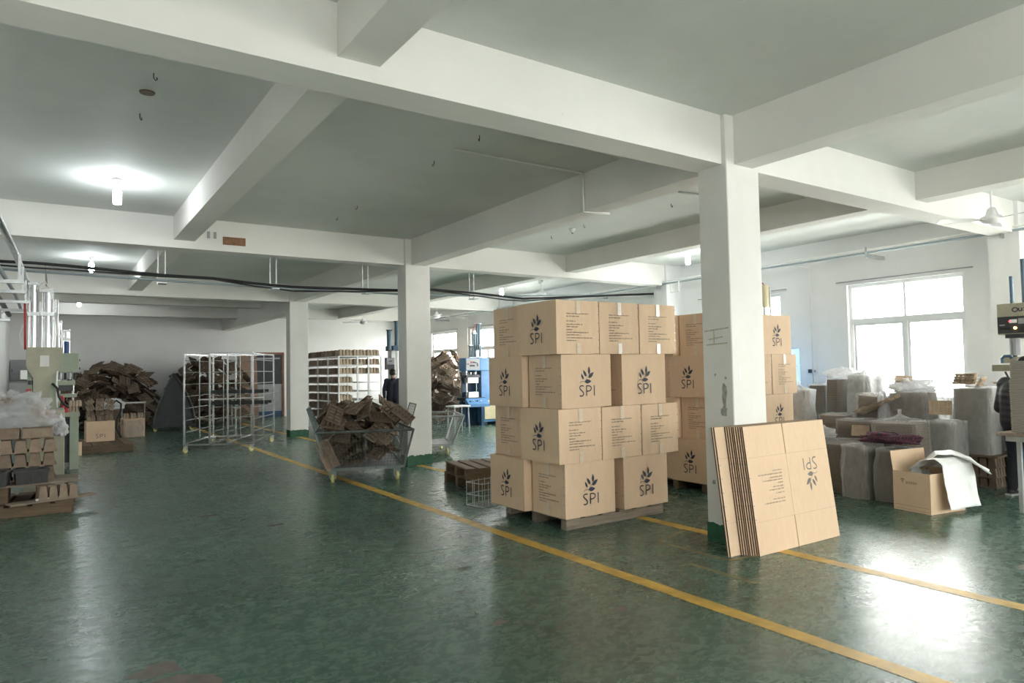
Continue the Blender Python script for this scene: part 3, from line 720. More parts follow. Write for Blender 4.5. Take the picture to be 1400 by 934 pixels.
# ------------------------------------------------------------ wire carts
def wire_panel(mb, c, su, r=.0018, step=.042):
    """c: four corners (a, b, d, e) a-b bottom, e-d top"""
    a, b, d, e = [Vector(p) for p in c]
    nu = max(2, int((b-a).length/step)); nv = max(2, int((e-a).length/step))
    for i in range(nu+1): t = i/nu; mb.cyl(a.lerp(b, t), e.lerp(d, t), r, n=3, cap=False)
    for j in range(nv+1): t = j/nv; mb.cyl(a.lerp(e, t), b.lerp(d, t), r, n=3, cap=False)
def caster(parent, x, y, h, material, ang=0.0, r=.065):
    br = MB(); ca, sa = math.cos(ang), math.sin(ang)
    def W(u, v, z): return (x+u*ca-v*sa, y+u*sa+v*ca, z)
    br.cyl(W(0, 0, h-.012), W(0, 0, h), .04, n=10)
    for v in (-.026, .026): br.beam(W(-.012, v, h-.01), W(-.02, v, r), .005, .05)
    o = br.build('caster', material, parent)
    w = MB().cyl(W(-.02, -.019, r), W(-.02, .019, r), r, n=18); w.build('wheel', M_WHEEL, o, smooth=False, bevel=.004)
    MB().cyl(W(-.02, -.036, r), W(-.02, .036, r), .012, n=8).build('axle', M_STEEL, o)
    return o
def cart(label, loc, rz, bw, bl, twf, twb, tl, z0, z1, frame, ext=None):
    o = thing('wire_cart', label, 'cart', loc, rz)
    B = [(-bw/2, -bl/2, z0), (bw/2, -bl/2, z0), (bw/2, bl/2, z0), (-bw/2, bl/2, z0)]
    T = [(-twf/2, -tl/2, z1), (twf/2, -tl/2, z1), (twb/2, tl/2, z1), (-twb/2, tl/2, z1)]
    MB().box(-bw/2, -bl/2, z0-.004, bw/2, bl/2, z0+.004).build('base_plate', M_FRAMEL, o)
    bf = MB(); rm = MB()
    for k in range(4):
        bf.beam(B[k], B[(k+1) % 4], .032, .04); rm.cyl(T[k], T[(k+1) % 4], .019, n=8)
        MB().beam(B[k], T[k], .03, .03).build('corner_post', frame, o)
        mp = MB(); wire_panel(mp, (B[k], B[(k+1) % 4], T[(k+1) % 4], T[k]), 1); w = mp.build('wire_mesh', M_STEEL if frame is M_FRAMEL else M_FRAMEG, o); w['kind'] = 'stuff'
        mid0, mid1 = (Vector(B[k])+Vector(B[(k+1) % 4]))/2, (Vector(T[k])+Vector(T[(k+1) % 4]))/2
        MB().cyl(mid0, mid1, .008, n=6).build('stiffener', frame, o)
    bf.build('base_frame', frame, o); rm.build('top_rim', frame, o)
    ww = bw/2-.10
    for x, y, a in ((-ww, -bl/2+.06, 1.45), (ww, -bl/2+.06, 1.7), (-ww, bl/2-.06, .4), (ww, bl/2-.06, 1.2)): caster(o, x, y, z0-.02, frame, a)
    for c in (ext or []):
        mp = MB(); wire_panel(mp, c, 1); p = mp.build('side_panel', M_FRAMEG, o); p['kind'] = 'stuff'
        f = MB()
        for k in range(4): f.cyl(c[k], c[(k+1) % 4], .008, n=6)
        f.build('panel_frame', M_FRAMEG, p)
    return o
CR = math.radians(-19)
cart1 = cart('steel wire cart heaped with dark pulp trays beside the column', (-.93, 6.58, 0), CR, 1.14, 1.76, 1.44, 1.22, 1.84, .20, .75, M_FRAMEG,
             ext=[((-.72, -.90, .76), (-.66, .1, .76), (-.82, .1, 1.10), (-.84, -.80, 1.10)), ((.70, -.62, .76), (.66, -.05, .76), (.76, -.10, 1.12), (.80, -.62, 1.12))])
h = Heap(-.82, .82, -.9, .9, .215, seed=4)
def in_cart(x, y, z):
    f = min(1, max(0, (z-.2)/.55)); g = (y+.92)/1.84
    hw = .55+(.66-.55)*f if z < .75 else .82-.12*g; hl = .86+.03*f
    return abs(x) < hw-.012 and abs(y) < hl-.012
h.pct = 96; TS = .80; h.slack = .12
h.fill(lambda x, y: 1.03-.30*(x/.8)**4-.25*(max(0, abs(y)-.2))**2, in_cart, 200, fails=2500, maxtilt=.8, tilt=.25, tries=3, L=TL_*TS, W=TW_*TS, T=TH_*TS)
cw = Matrix.Translation((-.93, 6.58, 0)) @ Matrix.Rotation(CR, 4, 'Z')
place_trays(h.out, cw, ME_TRAY, 'dark brown pulp tray heaped in the loaded wire cart', 'pulp trays in the loaded wire cart', sc=TS)
# one tray stuck out through the wires at the side
o = link('pulp_tray', ME_TRAY_M, None, (-1.74, 6.02, .40), (.55, 1.15, -.5)); tag(o, 'pulp tray hanging out of the side of the loaded cart', 'tray')
N_CART = len(h.out)
cart('empty light grey wire cart with yellow wheels behind the column', (1.12, 8.45, 0), math.radians(-22), 1.00, 1.15, 1.42, 1.42, 1.50, .20, .76, M_FRAMEL)

# ------------------------------------------------------------ heaps of trays along the end wall and the windows
def bin_(label, loc, rz, w, l, z1):
    return cart(label, loc, rz, w*.82, l*.9, w, w, l, .20, z1, M_FRAMEL)
heaps = []
def heap(x0, x1, y0, y1, base, target, n, seed, inside=lambda x, y, z: True, pct=100, **kw):
    H_ = Heap(x0, x1, y0, y1, base, seed=seed); H_.pct = pct; H_.fill(target, inside, n, fails=1500, **kw); return H_.out
def mound(cx, cy, rx, ry, top, p=1.6):
    return lambda x, y: top*max(0, 1-(((x-cx)/rx)**2+((y-cy)/ry)**2)**(p/2))-.04
I4 = Matrix.Identity(4)
inroom = lambda x, y, z: x < 6.42 and y < 22.75 and x > -6.1
hA = heap(-5.5, -2.25, 19.2, 22.7, 0.0, mound(-3.45, 21.25, 2.0, 1.9, 2.0, 2.4), 900, 5, inroom, tilt=.22)
hB = heap(-1.95, .66, 19.6, 22.7, 0.0, mound(-.5, 21.4, 1.85, 1.75, 2.22, 2.4), 900, 6, inroom, tilt=.22)
hC = heap(4.8, 6.5, 14.95, 18.6, 0.0, mound(6.1, 16.6, 1.9, 2.3, 2.2), 900, 8, inroom, pct=97, tilt=.22, tries=12)
def split_heap(out, keep, me, label, group, sname, slabel):
    """the trays on the visible outside are single things, the buried rest is one mass"""
    def score(q):
        p = q[0]; return (p-CAM).length*.6-p.z*1.2
    out = sorted(out, key=score)
    place_trays(out[:keep], I4, me, label, group)
    if len(out) > keep: join_trays(out[keep:], I4, me, sname, slabel)
KEEP = max(30, (300-N_CART)//3)
split_heap(hA, KEEP, ME_TRAY, 'dark pulp tray in the low heap beside the presses', 'pulp trays in the low heap at the end wall', 'heaped_pulp_trays', 'low heap of dark pulp trays at the end wall beside the presses')
split_heap(hB, KEEP, ME_TRAY, 'dark pulp tray in the tall heap behind the empty rack', 'pulp trays in the tall heap at the end wall', 'heaped_pulp_trays', 'tall heap of dark pulp trays at the end wall behind the empty rack')
split_heap(hC, KEEP, ME_TRAY_M, 'brown pulp tray in the heap under the far windows', 'pulp trays in the heap under the far windows', 'heaped_pulp_trays', 'heap of brown pulp trays under the far windows')
# low white rails that hold the heaps back
def rail(label, x0, x1, y, z):
    o = thing('guard_rail', label, 'rail', ((x0+x1)/2, y, 0)); w = (x1-x0)/2
    MB().cyl((-w, 0, z), (w, 0, z), .025, n=10).build('top_tube', M_WPVC, o); MB().cyl((-w, 0, .25), (w, 0, .25), .02, n=10).build('lower_tube', M_FRAMEL, o)
    for s in (-1, 0, 1): MB().cyl((s*(w-.03), 0, 0), (s*(w-.03), 0, z), .018, n=8).build('post', M_FRAMEL, o)
    mp = MB(); wire_panel(mp, ((-w, 0, .05), (w, 0, .05), (w, 0, z), (-w, 0, z)), 1, step=.08); q = mp.build('wire_mesh', M_DARKM, o); q['kind'] = 'stuff'
rail('white topped rail in front of the low tray heap', -4.0, -2.76, 19.0, .86)
rail('white topped rail in front of the tall tray heap', -1.25, .75, 19.45, .86)
# dark curved trolley between the heaps
o = thing('tilting_trolley', 'dark grey curved tilting trolley between the two tray heaps', 'cart', (-2.10, 18.5, 0), -.12)
n = 14; L_ = [(-.52*(1-(k/n)**1.35)-.0, .20+1.50*(k/n)) for k in range(n+1)]; R_ = [(.58*(1-(k/n)**1.9), .20+1.50*(k/n)) for k in range(n, -1, -1)]
poly = [(a, b) for a, b in L_]+[(a, b) for a, b in R_ if (a, b) != L_[-1]]
MB().prism(poly, (0, 0, 0), (1, 0, 0), (0, 0, 1), -.9).build('body', mat('dark_sheet_metal', (0.06, 0.062, 0.07), .55, var=.2), o)
MB().tube([(a, -.02, b) for a, b in R_], .035, 8).build('edge_tube', M_DARKM, o, smooth=True)
MB().tube([(a, -.02, b) for a, b in L_], .022, 8).build('edge_tube', M_FRAMEG, o, smooth=True)
MB().box(-.56, -.03, .12, .62, .9, .20).build('base_frame', M_DARKM, o)
for x, y in ((-.45, .06), (.52, .06), (-.45, .8), (.52, .8)): caster(o, x, y, .13, M_DARKM, .5, r=.05)

# ------------------------------------------------------------ empty rolling rack of ladder frames
o = thing('rolling_rack', 'empty aluminium rolling rack of tall ladder frames on casters', 'rack', (-1.71, 12.42, 0), math.radians(-27))
RW, RD, RH = 1.40, 1.98, 2.10
for k, f in enumerate((-.5, -.13, .13, .5)):
    x = f*RW; MB().beam((x, -RD/2, .16), (x, -RD/2, RH), .032, .032).build('post', M_ALU, o); MB().beam((x, RD/2, .16), (x, RD/2, RH), .032, .032).build('post', M_ALU, o)
    MB().beam((x, 0, .16), (x, 0, RH), .014, .014).build('centre_rod', M_ALU, o)
    for j in range(7): MB().cyl((x, -RD/2, .42+j*.255), (x, RD/2, .42+j*.255), .0095, n=6).build('rung', M_ALU, o)
    MB().beam((x, -RD/2, .19), (x, RD/2, .19), .03, .035).build('bottom_rail', M_ALU, o); MB().beam((x, -RD/2, RH-.015), (x, RD/2, RH-.015), .028, .028).build('top_rail', M_ALU, o)
for y in (-RD/2, RD/2):
    MB().beam((-RW/2, y, RH), (RW/2, y, RH), .04, .03).build('cross_rail', M_ALU, o); MB().beam((-RW/2, y, .165), (RW/2, y, .165), .04, .03).build('cross_rail', M_ALU, o)
for x, y in ((-RW/2+.03, -RD/2+.03), (RW/2-.03, -RD/2+.03), (-RW/2+.03, RD/2-.03), (RW/2-.03, RD/2-.03)): caster(o, x, y, .155, M_STEEL, 1.0, r=.055)
rk = Matrix.Translation((-1.71, 12.42, 0)) @ Matrix.Rotation(math.radians(-27), 4, 'Z')
for z, dx, lb in ((1.205, .05, 'upper dark plank resting across the empty rolling rack'), (.95, .11, 'lower dark plank resting across the empty rolling rack')):
    b = thing('plank', lb, 'plank', rk @ Vector((dx, .25, z)), math.radians(-27))
    MB().box(-.66, -.16, 0, .66, .16, .018).build('board', M_DARKM, b); MB().box(-.66, -.18, -.0, .66, -.16, .075).build('lip', M_DARKM, b); MB().box(-.66, .16, -.0, .66, .18, .075).build('lip', M_DARKM, b)

# ------------------------------------------------------------ white shelf rack with trays
SX0, SX1, SY0, SY1 = 1.47, 2.72, 14.3, 17.0
o = thing('shelf_rack', 'tall white shelf rack loaded with rows of pulp inserts', 'rack', (SX0, SY0, 0))
sw, sd = SX1-SX0, SY1-SY0
me = MB().box(-.02, -.02, 0, .02, .02, 2.10).mesh('post', M_WHITEP)
for x in (0, .43*sw, .69*sw, sw): link('post', me, o, (x, 0, 0))
for x in (0, sw):
    for y in (sd*.33, sd*.66, sd): link('post', me, o, (x, y, 0))
SZ = [2.10-.25*k for k in range(8)]
for z in SZ:
    s = MB().box(0, 0, z-.014, sw, sd, z).build('shelf', M_FRAMEL, o)
    MB().box(-.012, -.024, z-.024, sw+.012, -.012, z).build('shelf_edge', M_WHITEP, s); MB().box(-.024, -.012, z-.024, -.012, sd+.012, z).build('shelf_edge', M_WHITEP, s)
GR = 'pulp inserts on the white shelf rack'
ORD = ['top', 'second', 'third', 'fourth', 'fifth', 'sixth', 'seventh', 'lowest']
random.seed(8)
for k, z in enumerate(SZ):
    for a in range(3):
        if a == 2 and k > 2: continue
        if a == 1 and k > 2: continue
        q = link('pulp_insert', ME_INS_L, None, (SX0+.23+a*.44*.92, SY0+.17, z+.001), (0, 0, random.uniform(-.03, .03))); q.scale = (.9, .9, 1.05 if k == 0 else 1)
        tag(q, 'pulp insert at the front of the %s shelf of the white rack' % ORD[k], 'insert', GR)
    for b in range(8):
        q = link('pulp_insert', ME_INS, None, (SX0+.21, SY0+.50+b*.31, z+.001), (0, 0, random.uniform(-.02, .02))); q.scale = (.9, .95, 1)
        tag(q, 'pulp insert in the row along the %s shelf of the white rack' % ORD[k], 'insert', GR)
# ------------------------------------------------------------ lamps and fans
def bulb(label, x, y, drop=.0):
    z = ZC-drop
    o = thing('ceiling_bulb', label, 'lamp', (x, y, z), 0, 'bare tube bulbs on the ceiling')
    MB().lathe([(.055, 0), (.06, -.012), (.045, -.03), (.02, -.035)][::-1], 14).build('ceiling_rose', M_WHITEP, o, smooth=True)
    MB().lathe([(.02, -.12), (.028, -.11), (.028, -.05), (.016, -.03)], 12).build('socket', M_WPVC, o, smooth=True)
    MB().lathe([(.012, -.305), (.042, -.295), (.046, -.27), (.046, -.15), (.04, -.13), (.022, -.118)], 14).build('tube_bulb', M_BULB, o, smooth=True)
    L = bpy.data.lights.new('bulb_light', 'POINT'); L.energy = 6.5; L.color = (.90, .97, 1.0); L.shadow_soft_size = .05
    q = bpy.data.objects.new('bulb_light', L); COL.objects.link(q); q.parent = o; q.location = (0, 0, -.36)
bulb('lit tube bulb on the ceiling over the open floor', -4.5, 5.16)
bulb('lit tube bulb on the ceiling above the second press', -4.49, 11.4)
bulb('lit tube bulb near the end wall above the low tray heap', -4.46, 19.0)
bulb('lit tube bulb above the carton stack behind the column', 5.36, 5.2)
bulb('lit tube bulb above the blue press', 5.05, 11.5)
def fan(label, x, y, z, a0, r=.68):
    o = thing('ceiling_fan', label, 'fan', (x, y, z), a0, 'white ceiling fans'); d = ZC-z
    MB().lathe([(.045, d-.10), (.07, d-.05), (.06, d)], 12).build('canopy', M_WHITEP, o, smooth=True)
    MB().cyl((0, 0, .05), (0, 0, d-.08), .013, n=8).build('rod', M_WHITEP, o)
    MB().lathe([(.02, -.075), (.10, -.06), (.13, -.02), (.125, .02), (.07, .045), (.05, .12), (.03, .14)], 20).build('motor', M_WHITEP, o, smooth=True)
    for k in range(3):
        a = 2*PI*k/3; ca, sa = math.cos(a), math.sin(a); mb = MB(); vs = []
        for t, w in ((.10, .022), (.19, .03), (.24, .06), (r-.03, .07), (r, .055)):
            for s in (-1, 1):
                for dz in (0, .008): vs.append((t*ca-s*w*sa, t*sa+s*w*ca, -.01+s*w*.22+dz))
        fs = []
        for i in range(4):
            b = i*4
            fs += [(b, b+4, b+6, b+2), (b+1, b+3, b+7, b+5), (b, b+1, b+5, b+4), (b+2, b+6, b+7, b+3)]
        fs += [(0, 2, 3, 1), (16, 17, 19, 18)]
        mb.add(vs, fs).build('blade', M_WHITEP, o)
fan('white ceiling fan near the window behind the wrapped stacks', 4.66, -.36, 3.42, .28, .62)
fan('white ceiling fan above the pallet stack of cartons', 5.50, 10.3, 3.60, .35)
fan('white ceiling fan above the heap of brown trays', 5.84, 16.8, 3.52, .2)
fan('white ceiling fan above the white shelf rack', 4.08, 19.0, 3.42, .55, .72)

# ------------------------------------------------------------ pipes, cables and small fixings
def cable(name, label, pts, r, material, cat, n=7):
    return tag(MB().tube(pts, r, n).build(name, material, None, smooth=True), label, cat)
pc = [(-6.15, 7.4, 3.21), (-5.33, 7.4, 3.22), (-4.88, 7.4, 3.205), (-3.77, 7.4, 3.15), (-3.05, 7.4, 3.145), (-2.4, 7.4, 3.10), (-1.8, 7.4, 3.075), (-.92, 7.4, 3.09), (.09, 7.4, 3.115), (.76, 7.4, 3.165), (1.75, 7.4, 3.14), (2.43, 7.4, 3.105), (2.88, 7.4, 3.08), (4.5, 7.4, 3.2), (6.85, 7.4, 3.38)]
cable('power_cable', 'thick black power cable strung across the hall behind the main beam', pc, .022, M_BLACK, 'cable')
cable('power_cable', 'thin black power cable hanging just under the thick one', [(x, y-.05, z-.045-.03*math.sin(i*1.3)) for i, (x, y, z) in enumerate(pc)], .012, M_BLACK, 'cable')
cable('steel_conduit', 'grey steel conduit strung along under the black cables', [(-6.15, 7.42, 3.12), (-3.77, 7.42, 3.075), (-1.8, 7.42, 3.045), (.09, 7.42, 3.05), (1.75, 7.42, 3.09), (4.0, 7.42, 3.2), (6.85, 7.42, 3.35)], .017, M_PIPE, 'conduit')
for k, x in enumerate((-3.75, -2.1, 1.70, -.5)):
    o = thing('cable_hanger', 'steel strap hanging from the ceiling holding the black cables, %s' % ['at the slimmer beam', 'past the wooden plate', 'over the empty wire cart', 'by the column'][k], 'hanger', (x, 7.4, 0), 0, 'cable hangers')
    for s in (-1, 1): MB().box(s*.05-.008, .06, 3.03, s*.05+.008, .075, ZC).build('strap', M_STEEL, o)
    MB().box(-.06, -.10, 3.015, .06, .09, 3.03).build('cradle', M_STEEL, o)
# pipes along the window wall
for k, (z, r, nm, mt, lb) in enumerate([(3.52, .020, 'wall_pipe', M_PIPE, 'blue grey pipe running along the window wall'), (3.575, .014, 'wall_pipe', M_WPVC, 'slim white pipe running along the window wall above the blue grey one')]):
    cable(nm, lb, [(6.43, -8, z), (6.43, 20, z)], r, mt, 'pipe')
for y, z0, lb in ((3.84-.25, .9, 'between the windows beside the wrapped stacks'), (16.6, 1.9, 'left of the blue press'), (14.5, 1.9, 'behind the blue press'), (10.4, 1.2, 'behind the carton stack')):
    cable('drop_pipe', 'slim white pipe dropping down the window wall '+lb, [(6.43, y, 3.50), (6.93, y, 3.47), (6.94, y, 3.40), (6.94, y, z0)], .014, M_WPVC, 'pipe')
for k, y in enumerate((-1.2, .2, 2.2, 4.9, 7.05, 9.4, 14.0, 18.0)):
    MBo = MB().box(6.40, y-.015, 3.44, 6.50 if k in (1, 4, 6) else 6.99, y+.015, 3.50); MBo.box(6.40, y-.015, 3.50, 6.415, y+.015, 3.62)
    tag(MBo.build('pipe_bracket', M_STEEL), 'small steel bracket carrying the wall pipes, %s' % ['near the hanging fan', 'on the half column by the machine', 'above the window behind the wrapped stacks', 'above the carton stacks', 'on the half column behind the stacks', 'past the carton stack', 'on the half column by the blue press', 'above the heap of brown trays'][k], 'bracket', 'pipe brackets')
o = thing('pipe_loop', 'white pipe loop hanging from the wall pipes by the carton stack', 'pipe', (6.38, 6.5, 0))
MB().tube([(0, -.12, 3.56), (0, -.12, 3.30), (0, .12, 3.30), (0, .12, 3.50)], .014, 6).build('loop', M_WPVC, o)
# curtain rods
for a, b, lb in ((.80, 3.08, 'above the window behind the wrapped stacks'), (4.12, 6.35, 'above the window behind the rear carton stack'), (14.4, 16.6, 'above the window behind the blue press'), (17.35, 19.6, 'above the window behind the tray heap')):
    cable('curtain_rod', 'thin grey curtain rod '+lb, [(6.96, a, 3.13), (6.96, b, 3.13)], .010, M_GREYP, 'rod')
# conduit over the ceiling and down the beam
cable('ceiling_conduit', 'white conduit along the ceiling and down the beam above the cartons', [(-1.66, 2.14, 3.945), (0.06, 2.13, 3.945), (.095, 2.14, 3.93), (.10, 2.15, 3.51), (.10, 2.15, 3.485), (.42, 2.05, 3.485)], .013, M_WPVC, 'conduit')
cable('ceiling_conduit', 'short white conduit stub on the ceiling behind the concrete column', [(1.75, 2.15, 3.945), (2.35, 2.13, 3.945)], .013, M_WPVC, 'conduit')
o = tag(MB().box(-2.99, 6.885, 3.60, -2.665, 6.905, 3.72).build('wooden_plate', mat('red_brown_board', (.26, .13, .07), .7, var=.25, scale=20), bevel=.003), 'red brown wooden plate fixed on the beam face', 'plate')
for x in (-3.19, -3.10): tag(MB().box(x-.02, 6.893, 3.68, x+.02, 6.907, 3.78).build('switch_box', M_GREYP, bevel=.003), 'small grey box on the beam beside the wooden plate', 'box', 'small boxes on the beam')
# fan hooks left in the ceiling
hk = MB().tube([(0, 0, 0), (0, 0, -.05), (.02, 0, -.075), (.035, 0, -.06), (.03, 0, -.04)], .006, 6).mesh('ceiling_hook', M_DARKM, True)
for i, (x, y) in enumerate(((-4.5, 1.77), (-4.5, 2.74), (-1.63, 1.67), (-1.63, 2.64), (-1.6, 5.0), (-1.6, 5.8), (-4.5, 9.0), (2.2, 2.7), (2.0, 4.4), (2.1, 5.4), (-1.5, 9.3))):
    hq = link('ceiling_hook', hk, None, (x, y, ZC), (0, 0, i*.7)); hq.scale = (.7, .7, .75)
    tag(hq, 'small dark hook left in the bare ceiling', 'hook', 'hooks in the ceiling')
o = tag(MB().lathe([(.055, -.012), (.06, 0)], 16, (-4.5, 2.19, ZC)).build('ceiling_disc', mat('brown_cap', (.16, .10, .06), .6)), 'round brown disc on the ceiling between two hooks', 'disc')
o = thing('ceiling_rose', 'empty white lamp holder on the ceiling behind the row beam', 'lamp holder', (2.05, 4.75, ZC)); MB().lathe([(.02, -.07), (.03, -.05), (.05, -.02), (.055, 0)], 12).build('holder', M_WPVC, o, smooth=True); MB().cyl((0, 0, -.085), (0, 0, -.07), .016, n=10).build('contact', M_DARKM, o)
# sockets and marks on walls
o = thing('wall_socket', 'double wall socket plate between the windows by the wrapped stacks', 'socket', (6.995, 3.64, 1.50)); MB().box(-.012, -.10, -.05, 0, .10, .05).build('plate', M_WPVC, o, bevel=.003); MB().box(-.02, .0, -.035, -.012, .075, .035).build('switch', M_DARKM, o); MB().box(-.02, -.08, -.02, -.012, -.03, .02).build('outlet', M_GREYP, o)

# ------------------------------------------------------------ blue press
o = thing('hydraulic_press', 'blue hydraulic press with grey control panel and tall cylinders', 'machine', (4.88, 13.2, 0))
MB().box(.57, .10, .10, 1.36, .95, 1.62).build('column_body', M_BLUEM, o, bevel=.01); MB().box(.50, .04, 1.62, 1.38, .98, 2.0).build('head_block', M_BLUEM, o, bevel=.01)
hd = MB().box(0, .04, 1.62, .50, .42, 2.0).build('head', M_BLUEM, o, bevel=.01)
cp = MB().box(.02, .015, 1.65, .48, .04, 1.975).build('control_panel', M_GREYP, o)
for x, z, w, h_, mt in ((.19, 1.87, .05, .05, M_RED), (.27, 1.87, .07, .04, M_DARKM), (.34, 1.86, .05, .03, M_DARKM), (.22, 1.77, .16, .05, M_DARKM), (.40, 1.80, .03, .10, M_DARKM), (.08, 1.82, .05, .03, M_DARKM)):
    MB().box(x-w/2, .004, z-h_/2, x+w/2, .015, z+h_/2).build('button', mt, cp)
MB().box(.10, .42, .80, .57, .46, 1.62).build('back_plate', M_BLUED, o)
for x in (.16, .50): MB().cyl((x, .26, .86), (x, .26, 1.62), .022, n=10).build('guide_rod', M_ALU, o)
MB().box(.08, .12, 1.42, .55, .40, 1.50).build('ram_plate', M_DARKM, o); MB().box(.14, .14, 1.26, .50, .38, 1.42).build('upper_die', M_STEEL, o); MB().box(.16, .14, .84, .50, .38, 1.0).build('lower_die', M_STEEL, o)
for k in range(5): MB().cyl((.17+k*.075, .16, 1.5+.02*(k % 2)), (.17+k*.075, .16, 1.58), .018, n=8).build('valve', M_ALU if k % 2 else M_DARKM, o)
MB().box(-.06, -.10, .76, .57, .45, .84).build('work_table', M_DARKM, o)
cs = MB(); cs.add([(-.10, -.32, .66), (.60, -.32, .66), (.60, -.101, .82), (-.10, -.101, .82), (-.10, -.32, .58), (.60, -.32, .58), (.60, -.101, .58), (-.10, -.101, .58)], [(0, 1, 2, 3), (4, 7, 6, 5), (0, 4, 5, 1), (2, 6, 7, 3), (0, 3, 7, 4), (1, 5, 6, 2)])
con = cs.build('console', M_BLUEM, o)
for k in range(4): MB().cyl((.0+k*.12, -.21, .735), (.0+k*.12, -.215, .76), .025, n=10).build('push_button', M_WPVC if k % 2 else M_DARKM, con)
for x in (.02, .50):
    for y in (0, .34): MB().box(x, y, 0, x+.08, y+.08, .76).build('leg', M_BLUED, o)
MB().box(.02, .43, .1, .57, .46, .70).build('rear_panel', M_BLUED, o)
dr = MB().box(.66, .075, .18, 1.26, .10, .74).build('door', M_CREAM, o, bevel=.004); MB().box(1.18, .06, .42, 1.21, .075, .50).build('handle', M_DARKM, dr)
MB().box(.57, .12, 0, .67, .92, .10).build('foot', M_BLUED, o); MB().box(1.26, .12, 0, 1.36, .92, .10).build('foot', M_BLUED, o)
for x, y, z0, z1, r in ((.64, .34, 2.0, 3.02, .075), (.46, .28, 2.0, 2.72, .06), (.34, .30, 2.0, 2.36, .05), (.58, .16, 2.0, 2.36, .045)):
    c = MB().cyl((x, y, z0+.25 if r > .07 else z0), (x, y, z1), r, n=16).build('cylinder', M_BLUET, o, smooth=False)
    MB().box(x-r-.01, y-r-.01, z1, x+r+.01, y+r+.01, z1+.03).build('end_cap', M_ALU, c); MB().box(x-r-.01, y-r-.01, (z0+.22 if r > .07 else z0), x+r+.01, y+r+.01, (z0+.25 if r > .07 else z0+.03)).build('end_cap', M_ALU, c)
    for s, u in ((-1, -1), (1, -1), (1, 1), (-1, 1)): MB().cyl((x+s*(r+.002), y+u*(r+.002), z0), (x+s*(r+.002), y+u*(r+.002), z1+.04), .007, n=6).build('tie_rod', M_STEEL, c)
MB().tube([(.60, .32, 3.03), (.50, .30, 3.0), (.46, .30, 2.9), (.44, .30, 2.74)], .010, 6).build('red_hose', M_RED, o, smooth=True)
# small white stool in front of it
o = thing('steel_stool', 'low white steel stool in front of the brown tray heap', 'stool', (3.98, 12.1, 0), .1)
MB().box(-.27, -.20, .66, .27, .20, .70).build('seat', M_WHITEP, o, bevel=.006)
for s in (-1, 1):
    for u in (-1, 1): MB().beam((s*.24, u*.17, 0), (s*.22, u*.15, .66), .025, .025).build('leg', M_FRAMEL, o)
# grey machine partly behind the tray cart column, with a hung control box
o = thing('hydraulic_press', 'slate grey press with hanging control box behind the worker', 'machine', (3.78, 15.6, 0))
MB().box(-.05, 0, 0, .75, .7, .95).build('base', M_GREYP, o, bevel=.01); MB().box(-.02, .30, .95, .10, .60, 2.3).build('upright', M_WHITEP, o); MB().box(.55, .30, .95, .70, .60, 2.3).build('upright', M_WHITEP, o); MB().box(-.05, .1, 2.3, .75, .7, 2.45).build('head', M_BLUED, o)
for x, z0, z1, r in ((-.14, 2.33, 2.92, .075), (.12, 2.45, 3.2, .07), (.40, 2.45, 3.0, .07)):
    c = MB().cyl((x, .2, z0), (x, .2, z1), r, n=14).build('cylinder', M_BLUET, o); MB().box(x-r, .2-r, z1, x+r, .2+r, z1+.03).build('end_cap', M_DARKM, c); MB().box(x-r, .2-r, z0-.03, x+r, .2+r, z0).build('end_cap', M_DARKM, c)
MB().box(-.14, .15, 2.30, .1, .25, 2.36).build('cylinder_arm', M_DARKM, o)
bx = MB().box(-.34, -.05, 1.70, -.08, .12, 2.07).build('control_box', M_GREYP, o, bevel=.005); MB().box(-.33, -.06, 1.72, -.09, -.05, 1.86).build('switch_plate', M_DARKM, bx); MB().box(-.27, -.06, 1.95, -.16, -.05, 1.985).build('display', M_DARKM, bx)
MB().beam((-.12, .1, 1.9), (0, .35, 1.9), .04, .04).build('bracket', M_FRAMEL, o)
MB().box(-.25, -.15, .95, .6, .5, 1.02).build('work_plate', M_WHITEP, o)

# ------------------------------------------------------------ beige presses along the windowless wall
def steel_cyl(o, x, y, z0, z1, r, band=None, mt=M_ALU):
    c = MB().cyl((x, y, z0), (x, y, z1), r, n=18).build('cylinder', mt, o, smooth=False)
    q = r+.012
    MB().box(x-q, y-q, z1, x+q, y+q, z1+.035).build('end_cap', M_STEEL, c)
    for s, u in ((-1, -1), (1, -1), (1, 1), (-1, 1)): MB().cyl((x+s*r*.92, y+u*r*.92, z0), (x+s*r*.92, y+u*r*.92, z1+.05), .008, n=6).build('tie_rod', M_ALU, c)
    if band: MB().box(x-q, y-q, band, x+q, y+q, band+.05).build('clamp_band', M_STEEL, c)
    return c
o = thing('hydraulic_press', 'beige press with funnel shaped head and two tall steel cylinders', 'machine', (-5.21, 8.0, 0))
yp = [(-.215, 1.80), (-.215, 2.08), (.215, 2.08), (.215, 1.80), (.075, 1.62), (.075, .85), (-.125, .85), (-.125, 1.62)]
MB().prism(yp, (0, 0, 0), (1, 0, 0), (0, 0, 1), -.06).build('back_plate', M_BEIGE, o)
MB().prism([(-.20, 1.72), (-.20, 2.06), (.20, 2.06), (.20, 1.72)], (0, .06, 0), (1, 0, 0), (0, 0, 1), -.55).build('head_box', M_BEIGE, o)
MB().box(-.20, .06, 1.0, -.14, .60, 1.72).build('side_frame', M_PALEG, o); MB().box(.09, .06, .85, .16, .60, 1.72).build('side_frame', M_PALEG, o)
MB().box(-.05, -.002, 1.80, .06, 0, 1.96).build('name_paper', M_PAPER, o)
MB().box(-.22, -.05, .0, .255, .75, 1.17).build('cabinet', M_BEIGE, o, bevel=.008)
MB().box(.10, -.055, .95, .16, -.05, 1.05).build('label_plate', M_PAPER, o)
